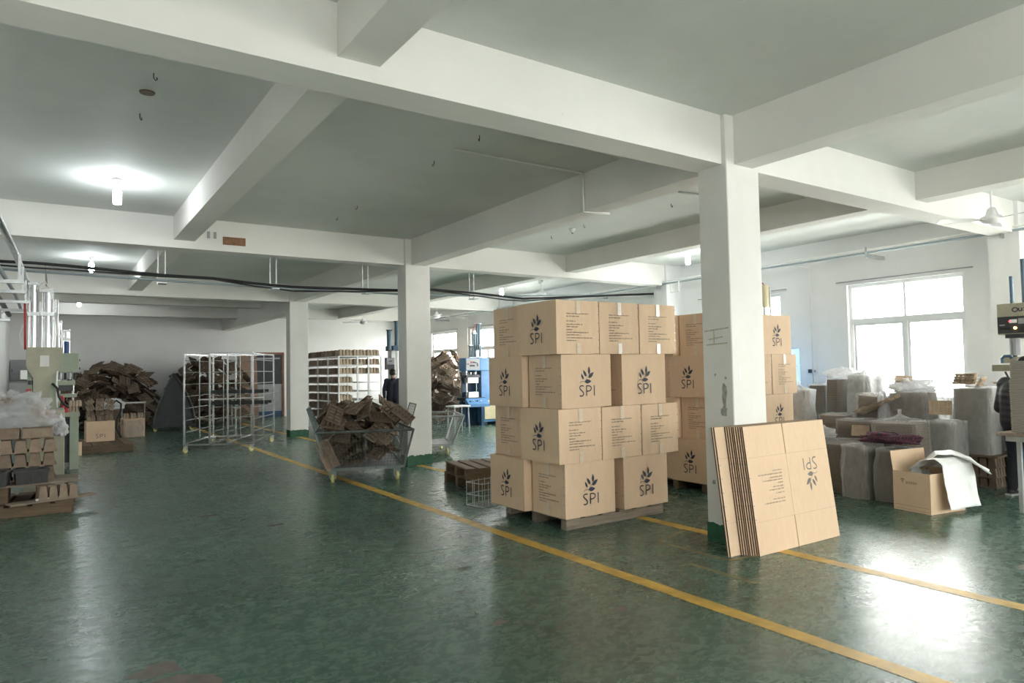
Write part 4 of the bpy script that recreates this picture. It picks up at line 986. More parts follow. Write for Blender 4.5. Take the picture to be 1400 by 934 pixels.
steel_cyl(o, -.135, .22, 2.08, 3.0, .062, 2.55); steel_cyl(o, .035, .20, 2.08, 2.90, .072, 2.55)
for x in (.13, .16): MB().cyl((x, .16, 2.08), (x, .16, 2.8), .012, n=8).build('rod', M_ALU, o)
MB().tube([(.13, .10, 2.6), (.16, .08, 2.3), (.17, .06, 2.0), (.15, .02, 1.5), (.16, .0, 1.2)], .012, 7).build('white_hose', M_WPVC, o, smooth=True)
MB().tube([(-.24, .12, 2.75), (-.235, .12, 2.4), (-.23, .1, 2.05)], .014, 7).build('red_hose', M_RED, o, smooth=True)
MB().tube([(-.06, .18, 3.02), (.0, .16, 3.06), (.05, .18, 2.96)], .010, 6).build('air_hose', M_WPVC, o, smooth=True)
MB().tube([(-.26, .08, 2.4), (-.30, .06, 2.25), (-.27, .06, 2.1)], .008, 6).build('air_hose', M_WPVC, o, smooth=True)
MB().tube([(.10, .0, 1.55), (.16, -.03, 1.48), (.18, -.04, 1.36), (.24, -.04, 1.25), (.30, -.02, 1.19)], .016, 7).build('black_hose', M_BLACK, o, smooth=True)
for k in range(3): MB().cyl((-.20+.02*k, .02, 1.3+.12*k), (-.20+.02*k, .02, 1.36+.12*k), .03, n=10).build('valve', M_DARKM if k != 1 else M_RED, o)
MB().box(-.28, .02, 1.62, -.20, .1, 1.75).build('filter_cup', M_WPVC, o)
o = thing('hydraulic_press', 'pale green press with square head and tooling on its table', 'machine', (-4.86, 10.5, 0))
MB().box(-.22, 0, 1.73, .15, .70, 2.07).build('head_box', M_PALEG, o, bevel=.006); MB().box(-.30, .25, 0, -.12, .75, 1.73).build('frame', M_PALEG, o)
MB().box(-.25, -.05, .94, .17, .65, 1.02).build('work_table', M_PALEG, o); MB().box(.02, .02, .0, .155, .60, .94).build('cabinet_leg', M_PALEG, o, bevel=.004); MB().box(-.25, .02, .0, -.16, .60, .94).build('cabinet_leg', M_PALEG, o); MB().box(-.16, .30, .1, .02, .34, .90).build('rear_panel', M_DARKM, o)
steel_cyl(o, -.165, .25, 2.07, 2.62, .060, 2.35); c2 = steel_cyl(o, -.035, .25, 2.07, 2.46, .05, 2.30); MB().cyl((-.035, .25, 2.07), (-.035, .25, 2.29), .056, n=16).build('blue_sleeve', mat('blue_sleeve', (.04, .10, .30), .35), c2)
MB().box(-.18, .08, 1.50, .10, .50, 1.58).build('ram_plate', M_PALEG, o); MB().box(-.14, .12, 1.40, .06, .45, 1.50).build('upper_die', M_DARKM, o); MB().box(-.16, .10, 1.28, .13, .50, 1.34).build('middle_plate', M_PALEG, o)
for x in (-.15, .07): MB().cyl((x, .15, 1.02), (x, .15, 1.73), .018, n=8).build('guide_rod', M_ALU, o)
MB().box(-.10, .12, 1.02, .10, .45, 1.12).build('lower_die', M_DARKM, o)
for k in range(4): MB().cyl((-.12+k*.07, .10, 1.60), (-.12+k*.07, .10, 1.72), .02, n=8).build('valve', M_DARKM if k % 2 else M_STEEL, o)
MB().tube([(-.23, -.06, 1.30), (-.10, -.07, 1.30), (-.08, -.07, 1.28), (-.08, -.07, 1.06), (-.10, -.07, 1.03), (-.14, -.07, 1.03)], .022, 6).build('red_clamp', M_RED, o)
MB().cyl((.158, .15, 1.80), (.175, .15, 1.80), .018, n=8).build('knob', M_DARKM, o); MB().cyl((.158, .15, 1.95), (.175, .15, 1.95), .018, n=8).build('knob', M_DARKM, o)
tag(MB().cyl((-4.90, 10.42, 1.021), (-4.90, 10.42, 1.12), .05, .018, n=10).build('oil_bottle', M_RED), 'small red oil can standing on the pale green press table', 'can')
for k, (x, z) in enumerate(((-4.85, 1.0215), (-4.80, 1.121))):
    q = link('pulp_insert', ME_INS_L, None, (x+.04, 10.56, z), (0, 0, .1)); q.scale = (.45, .6, .6); tag(q, ['pulp insert lying on the pale green press table', 'pulp insert stacked on another on the pale green press table'][k], 'insert')
# overhead pipes on a bracket above the presses
for k, (x, r, mt, lb) in enumerate(((-5.50, .035, M_STEEL, 'thick steel overhead pipe above the presses'), (-5.68, .026, M_PIPE, 'thin steel overhead pipe next to the wall above the presses'), (-5.86, .04, M_DARKM, 'dark overhead pipe close to the windowless wall'))):
    cable('overhead_pipe', lb, [(x-.1, 2.0, 3.10-.12*k), (x, 5.3, 3.10-.12*k), (x+.08, 9.2, 3.08-.12*k), (x+.08, 11.8, 3.06-.12*k)], r, mt, 'pipe', 10)
for k, y in enumerate((5.6, 6.7, 8.1, 9.6)):
    MB_ = MB().box(-6.2, y-.02, 2.72, -5.40, y+.02, 2.76); MB_.beam((-5.44, y, 2.76), (-5.44, y, 3.06), .025, .025); MB_.beam((-6.18, y, 2.35), (-5.75, y, 2.72), .03, .03)
    tag(MB_.build('wall_bracket', M_STEEL), 'steel wall bracket carrying the overhead pipes, %s' % ['over the wrapped pulp pile', 'between the pile and the beige press', 'over the beige press', 'between the two presses'][k], 'bracket', 'brackets for the overhead pipes')
cable('feed_pipe', 'thin steel pipe feeding down to the beige press cylinders', [(-5.5, 7.9, 3.13), (-5.5, 8.0, 3.30), (-5.42, 8.05, 3.34), (-5.24, 8.12, 3.34), (-5.20, 8.15, 3.30), (-5.19, 8.18, 2.99)], .014, M_STEEL, 'pipe')
o = thing('regulator', 'small grey air regulator box under the wall bracket', 'regulator', (-5.72, 7.6, 2.42)); MB().box(-.18, -.05, 0, .12, .1, .03).build('plate', M_STEEL, o); MB().box(-.10, -.04, .03, .02, .06, .16).build('body', M_GREYP, o); MB().cyl((-.04, 0, .16), (-.04, 0, .25), .03, n=10).build('knob', M_DARKM, o)
o = thing('fuse_box', 'grey metal fuse box on the end wall behind the presses', 'cabinet', (-5.93, YF, 1.57)); MB().box(-.25, -.14, 0, .27, 0, .66).build('case', M_GREYP, o, bevel=.006); d_ = MB().box(-.23, -.155, .02, .25, -.14, .64).build('door', M_GREYP, o); MB().box(-.21, -.165, .28, -.19, -.155, .36).build('handle', M_DARKM, d_)
# ------------------------------------------------------------ plastic wrapped stacks by the windows
M_STACK = layered('nested_pulp_layers', (.115, .088, .066), (.285, .225, .170), .017)
M_STACKG = layered('nested_grey_pulp_layers', (.22, .20, .18), (.46, .42, .38), .016)
M_FILM = film('clear_plastic_wrap', .22, rough=.14)
M_FILMH = film('milky_plastic_wrap', .36, rough=.16)
M_FILMW = film('white_plastic_bag', .90, (.93, .94, .95), .35)
M_SHEET = mat('white_plastic_sheet', (.97, .97, .96), .35, var=.04, bump=.3, bscale=25)
def layers_mesh(w, d, h, seed, cx=0, cy=0):
    """a nested stack: every few millimetres a new sheet edge, each slightly out of line"""
    rnd = random.Random(seed); mb = MB(); n = max(6, int(h/.022)); c = .03; loops = []; dx = dy = 0
    for k in range(n):
        dx += rnd.uniform(-.002, .002); dy += rnd.uniform(-.002, .002)
        for z, q in ((k*h/n, 0), ((k+.72)*h/n, 0), ((k+.74)*h/n, .006), ((k+.98)*h/n, .006)):
            a, b = w/2-q, d/2-q
            loops.append([(cx+dx+x, cy+dy+y, z) for x, y in ((-a+c, -b), (a-c, -b), (a, -b+c), (a, b-c), (a-c, b), (-a+c, b), (-a, b-c), (-a, -b+c))])
    m_ = len(loops)
    mb.add([p for L in loops for p in L], [(j*8+i, j*8+(i+1) % 8, (j+1)*8+(i+1) % 8, (j+1)*8+i) for j in range(m_-1) for i in range(8)]+[tuple(range(7, -1, -1)), tuple(range((m_-1)*8, m_*8))])
    return mb
def wrap_mesh(w, d, h, seed, puff=.03, fold=.018, tuft=0.0, sag=.0, nu=56, nv=20, cx=0, cy=0):
    """film round a stack: rounded box outline, upright folds, gathered on top (with a tied tuft if tuft > 0)"""
    mb = MB(); rows = []
    def outline(a, s):
        ca, sa = math.cos(a), math.sin(a); e = .28
        return (math.copysign(abs(ca)**e, ca)*(w/2+s), math.copysign(abs(sa)**e, sa)*(d/2+s))
    for j in range(nv):
        t = j/(nv-1)
        for i in range(nu):
            a = 2*PI*i/nu; f = fold*(nz3(math.cos(a)*3.2, math.sin(a)*3.2+seed*7.3, t*1.4)+.6*nz3(math.cos(a)*9, math.sin(a)*9+seed, t*3.0))
            x, y = outline(a, puff*(.55+.6*math.sin(PI*min(1, t*1.1)))+f+.012)
            rows.append((cx+x, cy+y, t*(h+.015)+.004))
    tops = [(.93, .03), (.70, .045), (.40, .05), (.16, .055+tuft*.2), (.06, .05+tuft*.5), (.085, .05+tuft)] if tuft else [(.93, .022), (.72, .03), (.42, .028), (.12, .024), (.01, .024)]
    for s, dz in tops:
        for i in range(nu):
            a = 2*PI*i/nu; x, y = outline(a, puff*.6)
            k = .02*nz3(x*7+seed, y*7, s*3)*s; rows.append((cx+x*s, cy+y*s, h+dz+k*1.2+.012*math.sin(a*9+seed)*(1-s)*(s > .1)))
    n = nv+len(tops)
    mb.add(rows, [(j*nu+i, j*nu+(i+1) % nu, (j+1)*nu+(i+1) % nu, (j+1)*nu+i) for j in range(n-1) for i in range(nu)])
    return mb
def wrapped(label, loc, rz, w, d, h, seed, fm=M_FILM, sm=M_STACK, rot=None, **kw):
    o = thing('wrapped_stack', label, 'stack', loc, rz, 'plastic wrapped stacks by the windows', rot)
    layers_mesh(w, d, h, seed).build('tray_stack', sm, o)
    wrap_mesh(w, d, h, seed, **kw).build('plastic_wrap', fm, o, smooth=True)
    return o
wrapped('wide low wrapped stack next to the flattened cartons', (3.55, 1.27, 0), .03, .62, .88, .60, 1, puff=.02, fold=.012)
# white film thrown on top of it
def crumple(name, label, loc, size, material, seed, cat, flat=1.0, rough=.34, freq=2.2, nu=40, nv=24, rz=0.0, drop=None):
    mb = MB(); a, b, c = size
    def P(i, j):
        th = 2*PI*i/nu; ph = PI*j/(nv-1); v = Vector((math.cos(th)*math.sin(ph), math.sin(th)*math.sin(ph), math.cos(ph)))
        q = 1+rough*(noise.noise(v*freq+Vector((seed*3.7, 0, 0)))+.55*abs(noise.noise(v*freq*2.6+Vector((0, seed*2.1, 0))))-.2+.3*noise.noise(v*freq*5+Vector((seed, seed, 0))))
        z = v.z*c*q
        return (v.x*a*q, v.y*b*q, max(z, -c*.45 if flat else z))
    mb.grid(P, nu, nv, closed_u=True)
    zmin = min(v[2] for v in mb.v); mb.v = [(x, y, z-zmin) for x, y, z in mb.v]
    o = mb.build(name, material, None, smooth=True); o.location = loc; o.rotation_euler = (0, 0, rz)
    return tag(o, label, cat)
crumple('plastic_film', 'loose clear film bunched on the wide low wrapped stack', (3.50, 1.42, .655), (.22, .26, .09), M_FILMH, 3, 'plastic film', rough=.5)
wrapped('narrow wrapped stack between the low stack and the open carton, nearer the low stack', (3.15, .575, 0), -.02, .40, .27, .62, 2, fm=M_FILMH, puff=.02, fold=.03)
wrapped('narrow wrapped stack standing right behind the open carton', (3.20, .195, 0), .02, .40, .27, .60, 3, fm=M_FILMH, puff=.02, fold=.03)
wrapped('wrapped stack with the film tied in a tuft on top', (3.98, .53, 0), .1, .50, .50, .86, 4, fm=M_FILM, puff=.02, tuft=.12)
wrapped('small wrapped stack before the tall white wrapped pair', (4.45, 1.68, 0), .2, .36, .36, .88, 5, puff=.012, fold=.01)
wrapped('square wrapped stack beside the leaning stack', (4.22, 1.20, 0), -.06, .42, .44, .84, 6, fm=M_FILM, puff=.012, fold=.01)
wrapped('tall wrapped stack nearest the wall socket', (5.50, 2.52, 0), 0, .40, .26, 1.28, 7, fm=M_FILM, puff=.02, fold=.015)
wrapped('tall brown wrapped stack in the middle of the tall group', (5.46, 2.20, 0), .02, .40, .22, 1.38, 8, fm=M_FILM, puff=.014, fold=.012)
wrapped('tall stack in bright white plastic below the window edge', (5.56, 1.83, 0), -.03, .42, .26, 1.42, 9, fm=M_FILMW, sm=M_STACKG, puff=.04, fold=.05, tuft=.16)
crumple('plastic_bag', 'bright white plastic bag draped over the tall wrapped group', (5.50, 2.16, 1.40), (.20, .26, .12), M_FILMW, 5, 'plastic bag', rough=.5)
wrapped('wrapped stack leaning over towards the big clear bag', (4.98, 1.50, .0), 0, .42, .34, 1.16, 10, fm=M_FILM, puff=.012, fold=.01, rot=(.10, 0, .05))
wrapped('stack inside the big billowing clear bag', (5.02, .86, 0), 0, .46, .46, 1.20, 11, fm=M_FILMH, puff=.08, fold=.10, tuft=.06)
wrapped('slim white wrapped stack beside the tufted stack', (4.54, .535, 0), .0, .24, .15, .82, 12, fm=M_FILMW, sm=M_STACKG, puff=.015, fold=.02)
wrapped('grey wrapped stack under the single upright tray', (4.50, .215, 0), .0, .34, .30, .85, 13, fm=M_FILMH, sm=M_STACKG, puff=.02, fold=.02)
crumple('plastic_bag', 'cloudy film billowing over the top of the big clear bag', (5.0, .84, 1.207), (.23, .27, .13), M_FILMW, 17, 'plastic film', rough=.5)
# trays leaning in and on the bags
GT = 'light pulp trays lying on the wrapped stacks'
def lay(label, loc, rot, me=ME_TRAY_L, sc=1.0):
    q = link('pulp_tray', me, None, loc, rot); q.scale = (sc, sc, sc); return tag(q, label, 'tray', GT)
lay('single light tray standing upright against the big clear bag', (4.60, .305, 1.03), (PI/2, 0, -PI/2+.15), sc=.62)
for k in range(4):
    lay('light tray sliding down between the leaning stack and the clear bag, %s' % ['lowest', 'second up', 'third up', 'uppermost'][k], (4.60+.05*k, 1.34-.13*k, .93+.062*k), (-.5, .15, .1*k), sc=.62)
lay('small light tray tipped against the square wrapped stack', (3.92, 1.02, .72), (1.2, 0, -1.3), sc=.5)
lay('light tray lying across the top of the big clear bag', (5.02, .98, 1.37), (.1, -.2, .4), sc=.75)
# low platform of tray crates with a board, carrying two tall wrapped stacks
o = thing('trestle_board', 'rough wooden board on crate blocks carrying tall wrapped stacks', 'board', (5.40, .15, 0), .02)
MB().box(-.55, -.36, .385, .55, .36, .41).build('board', M_WOODD, o, bevel=.004)
bl = insert_mesh('crate_block', M_PULPD, L=.33, W=.30, H=.126, nx=4, ny=3)
for k in range(3):
    for x in (-.36, .0, .36):
        for y in (-.18, .16): link('crate_block', bl, o, (x, y, .001+k*.128))
wrapped('tall thick wrapped stack with loose trays on top', (5.16, .10, .411), .02, .44, .44, .86, 14, fm=M_FILMH, sm=M_STACKG, puff=.02, fold=.03)
wrapped('tall thin wrapped stack behind the one with loose trays', (5.68, .13, .411), 0, .34, .30, .84, 15, fm=M_FILMH, sm=M_STACKG, puff=.02, fold=.02)
for k in range(4): lay('light tray in the small pile on the thick wrapped stack, %s' % ['bottom', 'second', 'third', 'top'][k], (5.12, .24-.012*k, 1.325+k*.037), (0, 0, PI/2+.05*k), sc=.62)
lay('light tray tilted against the small pile of trays', (5.14, .02, 1.335), (-1.05, 0, .1), sc=.55)
lay('light tray lying flat at the edge of the thick wrapped stack', (5.40, -.08, 1.325), (0, 0, .2), sc=.5)
# plaid cloth thrown over the narrow stacks
M_PLAID, N, Lk, B = nt('dark_plaid_cloth')
tc = N.new('ShaderNodeTexCoord'); w1 = N.new('ShaderNodeTexWave'); w1.inputs['Scale'].default_value = 16; w1.inputs['Distortion'].default_value = 3; w2 = N.new('ShaderNodeTexWave'); w2.bands_direction = 'Y'; w2.inputs['Scale'].default_value = 13; w2.inputs['Distortion'].default_value = 3
for w_ in (w1, w2): Lk.new(tc.outputs['Object'], w_.inputs['Vector'])
mu = N.new('ShaderNodeMath'); mu.operation = 'MULTIPLY'; Lk.new(w1.outputs['Fac'], mu.inputs[0]); Lk.new(w2.outputs['Fac'], mu.inputs[1])
rp = N.new('ShaderNodeValToRGB'); rp.color_ramp.elements[0].color = (.035, .028, .045, 1); rp.color_ramp.elements[1].color = (.30, .035, .06, 1); rp.color_ramp.elements[0].position = .35; rp.color_ramp.elements[1].position = .8
Lk.new(mu.outputs[0], rp.inputs[0]); Lk.new(rp.outputs[0], B.inputs['Base Color']); B.inputs['Roughness'].default_value = .9
crumple('plaid_cloth', 'dark red plaid cloth thrown over the narrow wrapped stacks', (3.33, .33, .665), (.20, .36, .085), M_PLAID, 8, 'cloth', rough=.45, freq=2.6)
wrapped('stack hidden under hanging white plastic bags beside the rear cartons', (4.56, 2.33, 0), .2, .26, .28, 1.22, 19, fm=M_FILMW, sm=M_STACKG, puff=.03, fold=.06, tuft=.10)

# open carton with white plastic sheets
o = thing('open_carton', 'open brown carton with white plastic sheets spilling out', 'box', (2.97, -.255, 0), -.16)
ow, od, oh = .575, .43, .43; t = .006
pn = MB().box(-ow/2, -od/2, 0, -ow/2+t, od/2, oh).build('side_panel', M_CARD, o)
MB().box(ow/2-t, -od/2, 0, ow/2, od/2, oh).build('side_panel', M_CARD, o); MB().box(-ow/2+t, -od/2, 0, ow/2-t, -od/2+t, oh).build('side_panel', M_CARD, o); MB().box(-ow/2+t, od/2-t, 0, ow/2-t, od/2, oh).build('side_panel', M_CARD, o)
MB().box(-ow/2+t, -od/2+t, 0, ow/2-t, od/2-t, t).build('bottom', M_CARD, o)
MB().add([(-ow/2, od/2-t, oh), (ow/2, od/2-t, oh), (ow/2, od/2+.02, oh+.21), (-ow/2, od/2+.02, oh+.21), (-ow/2, od/2, oh), (ow/2, od/2, oh), (ow/2, od/2+.02+t, oh+.21), (-ow/2, od/2+.02+t, oh+.21)], [(0, 1, 2, 3), (7, 6, 5, 4), (0, 3, 7, 4), (1, 5, 6, 2), (3, 2, 6, 7), (0, 4, 5, 1)]).build('flap', M_CARD, o)
MB().add([(-ow/2, -od/2, oh), (-ow/2, od/2, oh), (-ow/2-.03, od/2, oh-.001), (-ow/2-.03, -od/2, oh-.001)], [(0, 1, 2, 3)])
lg = MB()                      # faint printed mark on the side: a roof shape, a ring and a row of strokes
for (y0, z0, y1, z1) in ((.125, .335, .10, .352), (.10, .352, .075, .335), (.10, .345, .10, .30), (.112, .325, .088, .325)): lg.beam((-ow/2-.0012, y0, z0), (-ow/2-.0012, y1, z1), .005, .0015, (1, 0, 0))
lg.build('printed_mark', M_INKF, o)
lg = MB()
for k in range(6):
    y = .06-k*.022; lg.beam((-ow/2-.0012, y, .300), (-ow/2-.0012, y-.006, .325), .005, .0015, (1, 0, 0)); lg.beam((-ow/2-.0012, y, .312 if k % 2 else .302), (-ow/2-.0012, y-.014, .312 if k % 2 else .302), .004, .0015, (1, 0, 0))
for z in (.02, .06): lg.beam((-ow/2-.0012, .20, z), (-ow/2-.0012, -.20, z), .002, .0015, (1, 0, 0))
lg.build('printed_lines', M_INKF, o)['kind'] = 'stuff'
ocw = Matrix.Translation((2.97, -.255, 0)) @ Matrix.Rotation(-.16, 4, 'Z')
def drape(label, path, wdir, half, seed, amp=.02, material=M_SHEET, flare=0.0):
    """sheet following path (list of points in carton space), spread sideways along wdir"""
    P_ = [Vector(p) for p in path]; ts = [0]
    for a, b in zip(P_, P_[1:]): ts.append(ts[-1]+(b-a).length)
    def at(t):
        for k in range(len(P_)-1):
            if t <= ts[k+1]: return P_[k].lerp(P_[k+1], (t-ts[k])/(ts[k+1]-ts[k]))
        return P_[-1]
    nu, nv = 26, 34; wd = Vector(wdir); mb = MB(); q = Vector((wd.y, -wd.x, 0))
    def F(i, j):
        t = ts[-1]*j/(nv-1); s = (i/(nu-1)-.5)*2; p = at(t)
        w = half*(1+flare*t/ts[-1]); nn = nz3(s*2.2+seed, t*4, seed)*amp+nz3(s*6, t*9+seed, 1)*amp*.4
        return p+wd*(s*w)+q*nn+Vector((0, 0, nn*.7))
    def G(i, j): return F(i, j)+Vector((0, 0, -.004))
    mb.grid(F, nu, nv); o = mb.build('plastic_sheet', material, None, smooth=True); o.matrix_world = ocw
    md = o.modifiers.new('thickness', 'SOLIDIFY'); md.thickness = .004
    return tag(o, label, 'plastic sheet')
drape('smooth white plastic sheet hanging down the front of the open carton', [(.06, .10, .44), (.07, -.05, .56), (.09, -.18, .575), (.10, -.262, .52), (.11, -.285, .36), (.12, -.30, .18), (.13, -.32, .055)], (.98, .03, 0), .26, 2, .022, flare=.10)
drape('crisp white plastic sheet flaring off the corner of the open carton', [(.12, .16, .46), (.20, .04, .60), (.30, -.08, .615), (.40, -.20, .56), (.46, -.30, .47), (.49, -.36, .42)], (.80, .60, 0), .17, 5, .02, flare=.25)
q = crumple('plastic_bag', 'cloudy plastic bag stuffed in the open carton', (0, 0, 0), (.19, .15, .30), M_FILMW, 12, 'plastic bag', rough=.35); q.matrix_world = ocw @ Matrix.Translation((-.05, .03, .01))

# ------------------------------------------------------------ press and table at the edge
o = thing('moulding_press', 'beige and grey moulding press with dark switch panel and lit lamp', 'machine', (5.12, -.19, 0))
MB().box(.0, -.80, 1.97, .45, 0, 2.37).build('control_case', M_BEIGE, o, bevel=.006)
pn = MB().box(-.012, -.78, 1.985, .0, -.006, 2.20).build('switch_panel', M_DARKM, o)
MB().box(-.02, -.15, 2.13, -.012, -.135, 2.145).build('red_light', emis('red_led', (1, .05, .08), 3), pn); MB().cyl((-.03, -.205, 2.05), (-.012, -.205, 2.05), .016, n=12).build('amber_lamp', emis('amber_lamp', (1, .5, .12), 6), pn)
MB().box(-.02, -.225, 2.115, -.012, -.145, 2.16).build('meter', M_WPVC, pn); MB().box(-.02, -.31, 2.10, -.012, -.24, 2.17).build('dial', M_GREYP, pn); MB().box(-.02, -.09, 2.085, -.012, -.03, 2.10).build('label_strip', M_GREYP, pn); MB().box(-.02, -.15, 2.03, -.012, -.03, 2.06).build('display', M_BLACK, pn)
# maker's mark on the case, cut by the frame: a swoosh ring and bold letters
lt = MB()
def ring(mb, cy, cz, ry, rz_, w, a0=0, a1=2*PI, n=16):
    for k in range(n):
        a, b = a0+(a1-a0)*k/n, a0+(a1-a0)*(k+1)/n
        mb.beam((-.0025, cy-ry*math.cos(a), cz+rz_*math.sin(a)), (-.0025, cy-ry*math.cos(b), cz+rz_*math.sin(b)), w, .003, (1, 0, 0))
ring(lt, -.205, 2.285, .030, .026, .012)
lt.build('letter_o', M_INK, o)
lt = MB(); ring(lt, -.263, 2.285, .018, .022, .012, PI, 2*PI); lt.beam((-.0025, -.245, 2.285), (-.0025, -.245, 2.305), .012, .003, (1, 0, 0)); lt.beam((-.0025, -.281, 2.265), (-.0025, -.281, 2.305), .012, .003, (1, 0, 0)); lt.build('letter_u', M_INK, o)
lt = MB(); lt.beam((-.0025, -.30, 2.305), (-.0025, -.335, 2.265), .012, .003, (1, 0, 0)); lt.beam((-.0025, -.30, 2.265), (-.0025, -.335, 2.305), .012, .003, (1, 0, 0)); lt.build('letter_x', M_INK, o)
for y, z in ((-.105, 2.74), (-.24, 2.95), (-.42, 2.95)): MB().cyl((.2, y, 2.37), (.2, y, z), .024, n=12).build('cylinder_rod', M_BLUET, o)
MB().box(.05, -.9, 1.60, .6, -.02, 1.68).build('upper_plate', M_BEIGE, o); MB().box(-.05, -.75, 1.92, .4, -.10, 1.97).build('neck_plate', M_DARKM, o); MB().cyl((.1, -.15, 1.70), (.1, -.15, 1.92), .06, n=12).build('spindle', M_GREYP, o)
for y in (-.12, -.28, -.6): MB().cyl((.18, y, .95), (.18, y, 1.92), .025, n=10).build('guide_post', M_DARKM, o)
MB().box(-.22, -.8, 1.50, .3, -.0, 1.58).build('work_plate', M_BEIGE, o)
MB().tube([(-.10, -.07, 1.60), (-.10, -.07, 1.66), (-.10, -.10, 1.69), (-.10, -.16, 1.69), (-.10, -.18, 1.66)], .02, 7).build('clamp', M_BLUED, o)
MB().tube([(-.10, -.10, 1.49), (-.10, -.13, 1.42), (-.10, -.19, 1.34)], .012, 6).build('lever', M_DARKM, o)
MB().box(.05, -.95, 0, .7, -.04, .95).build('base', M_BLUED, o, bevel=.01)
MB().box(-.10, -.8, .90, .05, -.04, .97).build('lower_table', M_BEIGE, o)
o = thing('work_table', 'wooden topped steel table carrying the tall stack of sheets', 'table', (3.46, -.92, 0), -.06)
MB().box(-.16, -.85, .83, .72, .10, .865).build('tabletop', M_WOOD, o, bevel=.003); MB().box(-.10, -.80, .77, .66, .04, .83).build('apron', M_FRAMEL, o)
for x in (.06, .60):
    for y in (-.74, -.02): MB().beam((x, y, 0), (x, y, .77), .04, .04).build('leg', M_FRAMEL, o)
o = thing('sheet_stack', 'tall stack of grey brown pulp sheets on the steel table', 'stack', (3.72, -1.20, .866), -.06)
layers_mesh(.55, .60, .56, 31).build('lower_sheets', M_STACKG, o); b_ = layers_mesh(.55, .60, .20, 32); b_.v = [(x+.01, y-.008, z+.562) for x, y, z in b_.v]; b_.build('upper_sheets', M_STACKG, o)

# blue cabinet press behind the rear carton stack
o = thing('hydraulic_press', 'light blue press with pale cylinder behind the rear carton stack', 'machine', (5.75, 3.44, 0))
MB().box(0, 0, 0, .55, .95, 1.30).build('base_cabinet', M_BLUEM, o, bevel=.01); MB().box(.0, .0, 1.30, .55, .14, 1.60).build('side_post', M_BLUEM, o); MB().box(.0, .81, 1.30, .55, .95, 1.60).build('side_post', M_BLUEM, o); MB().box(0, 0, 1.60, .55, .95, 1.93).build('head', M_BLUEM, o, bevel=.01)
c = MB().cyl((.25, .50, 2.72), (.25, .50, 3.13), .085, n=16).build('cylinder', M_CREAM, o); MB().cyl((.25, .50, 1.93), (.25, .50, 2.72), .03, n=10).build('piston_rod', M_ALU, c); MB().cyl((.34, .44, 1.93), (.34, .44, 3.1), .02, n=8).build('tie_rod', M_STEEL, c)
MB().tube([(.25, .50, 3.13), (.25, .52, 3.18), (.25, .60, 3.17), (.26, .64, 3.1)], .012, 6).build('red_hose', M_RED, o, smooth=True)
# wooden pallets and wire basket behind the first stack
pallet('wooden_pallet', 'lower of two brown pallets lying behind the carton stack', (.30, 4.45, 0), -.12, 1.30, .95, .15, M_WOODD, 7)
pallet('wooden_pallet', 'upper of two brown pallets lying behind the carton stack', (.26, 4.42, .151), -.2, 1.25, .95, .14, M_WOODD, 7)
o = thing('wire_basket', 'small white wire basket on the floor behind the carton stack', 'basket', (-.72, 3.12, 0), .2)
for z in (.01, .14, .28):
    mb = MB(); c_ = [(-.2, -.14, z), (.2, -.14, z), (.2, .14, z), (-.2, .14, z)]
    for k in range(4): mb.cyl(c_[k], c_[(k+1) % 4], .006, n=5)
    mb.build('hoop', M_STEEL, o)
for x, y in [(-.2+.1*k, s*.14) for k in range(5) for s in (-1, 1)]+[(s*.2, 0) for s in (-1, 1)]: MB().cyl((x, y, .01), (x, y, .30), .005, n=5).build('upright_wire', M_STEEL, o)
for y in (-.07, 0, .07): MB().cyl((-.2, y, .01), (.2, y, .01), .005, n=5).build('floor_wire', M_STEEL, o)
# ------------------------------------------------------------ pulp pile on planks beside the beige press
ME_BIG = insert_mesh('pulp_insert', M_PULP, L=.60, W=.42, H=.165, nx=4, ny=2, base=.014)
pallet('wooden_pallet', 'brown pallet under the pile of pulp inserts beside the beige press', (-5.52, 6.52, 0), -.06, 1.30, 1.10, .14, M_WOODD, 6)
GP = 'rough planks in the pile beside the beige press'
def plank(label, loc, rot, size, wood=M_WOODD):
    o = tag(MB().box(-size[0]/2, -size[1]/2, 0, size[0]/2, size[1]/2, size[2]).build('plank', wood, bevel=.003), label, 'plank', GP); o.location = loc; o.rotation_euler = rot; return o
plank('dark plank jutting over the floor under the small four tower insert', (-5.10, 6.10, .142), (0, 0, .30), (.92, .20, .022), M_WOOD)
for k, (x, w) in enumerate(((-5.62, .16), (-5.20, .14))):
    o = tag(MB().box(x-w/2, 6.12, .142, x+w/2, 6.85, .335).build('wooden_block', M_WOODD, bevel=.006), ['dark wooden block under the upper planks nearer the wall', 'dark wooden block under the upper planks nearer the aisle'][k], 'block')
plank('grey plank under the dark pulp boxes', (-5.30, 6.25, .337), (0, 0, .08), (.95, .26, .022), M_WOOD)
plank('grey plank under the tall stack of inserts', (-5.35, 6.62, .337), (0, 0, .02), (1.05, .36, .022), M_WOOD)
q = link('pulp_insert', ME_INS, None, (-5.06, 6.10, .166), (0, 0, .22)); q.scale = (1, .7, .95); tag(q, 'small brown pulp insert with four towers on the jutting plank', 'insert')
for k in range(4):
    w_ = link('paper_pad', MB().box(-.03, -.004, 0, .03, .004, .026).mesh('paper_pad', M_PAPER), None, (-5.24+.115*k, 5.975+.027*k, .166), (0, 0, .22)); tag(w_, 'small white pad tucked under the four tower insert', 'pad', 'white pads under the light insert')
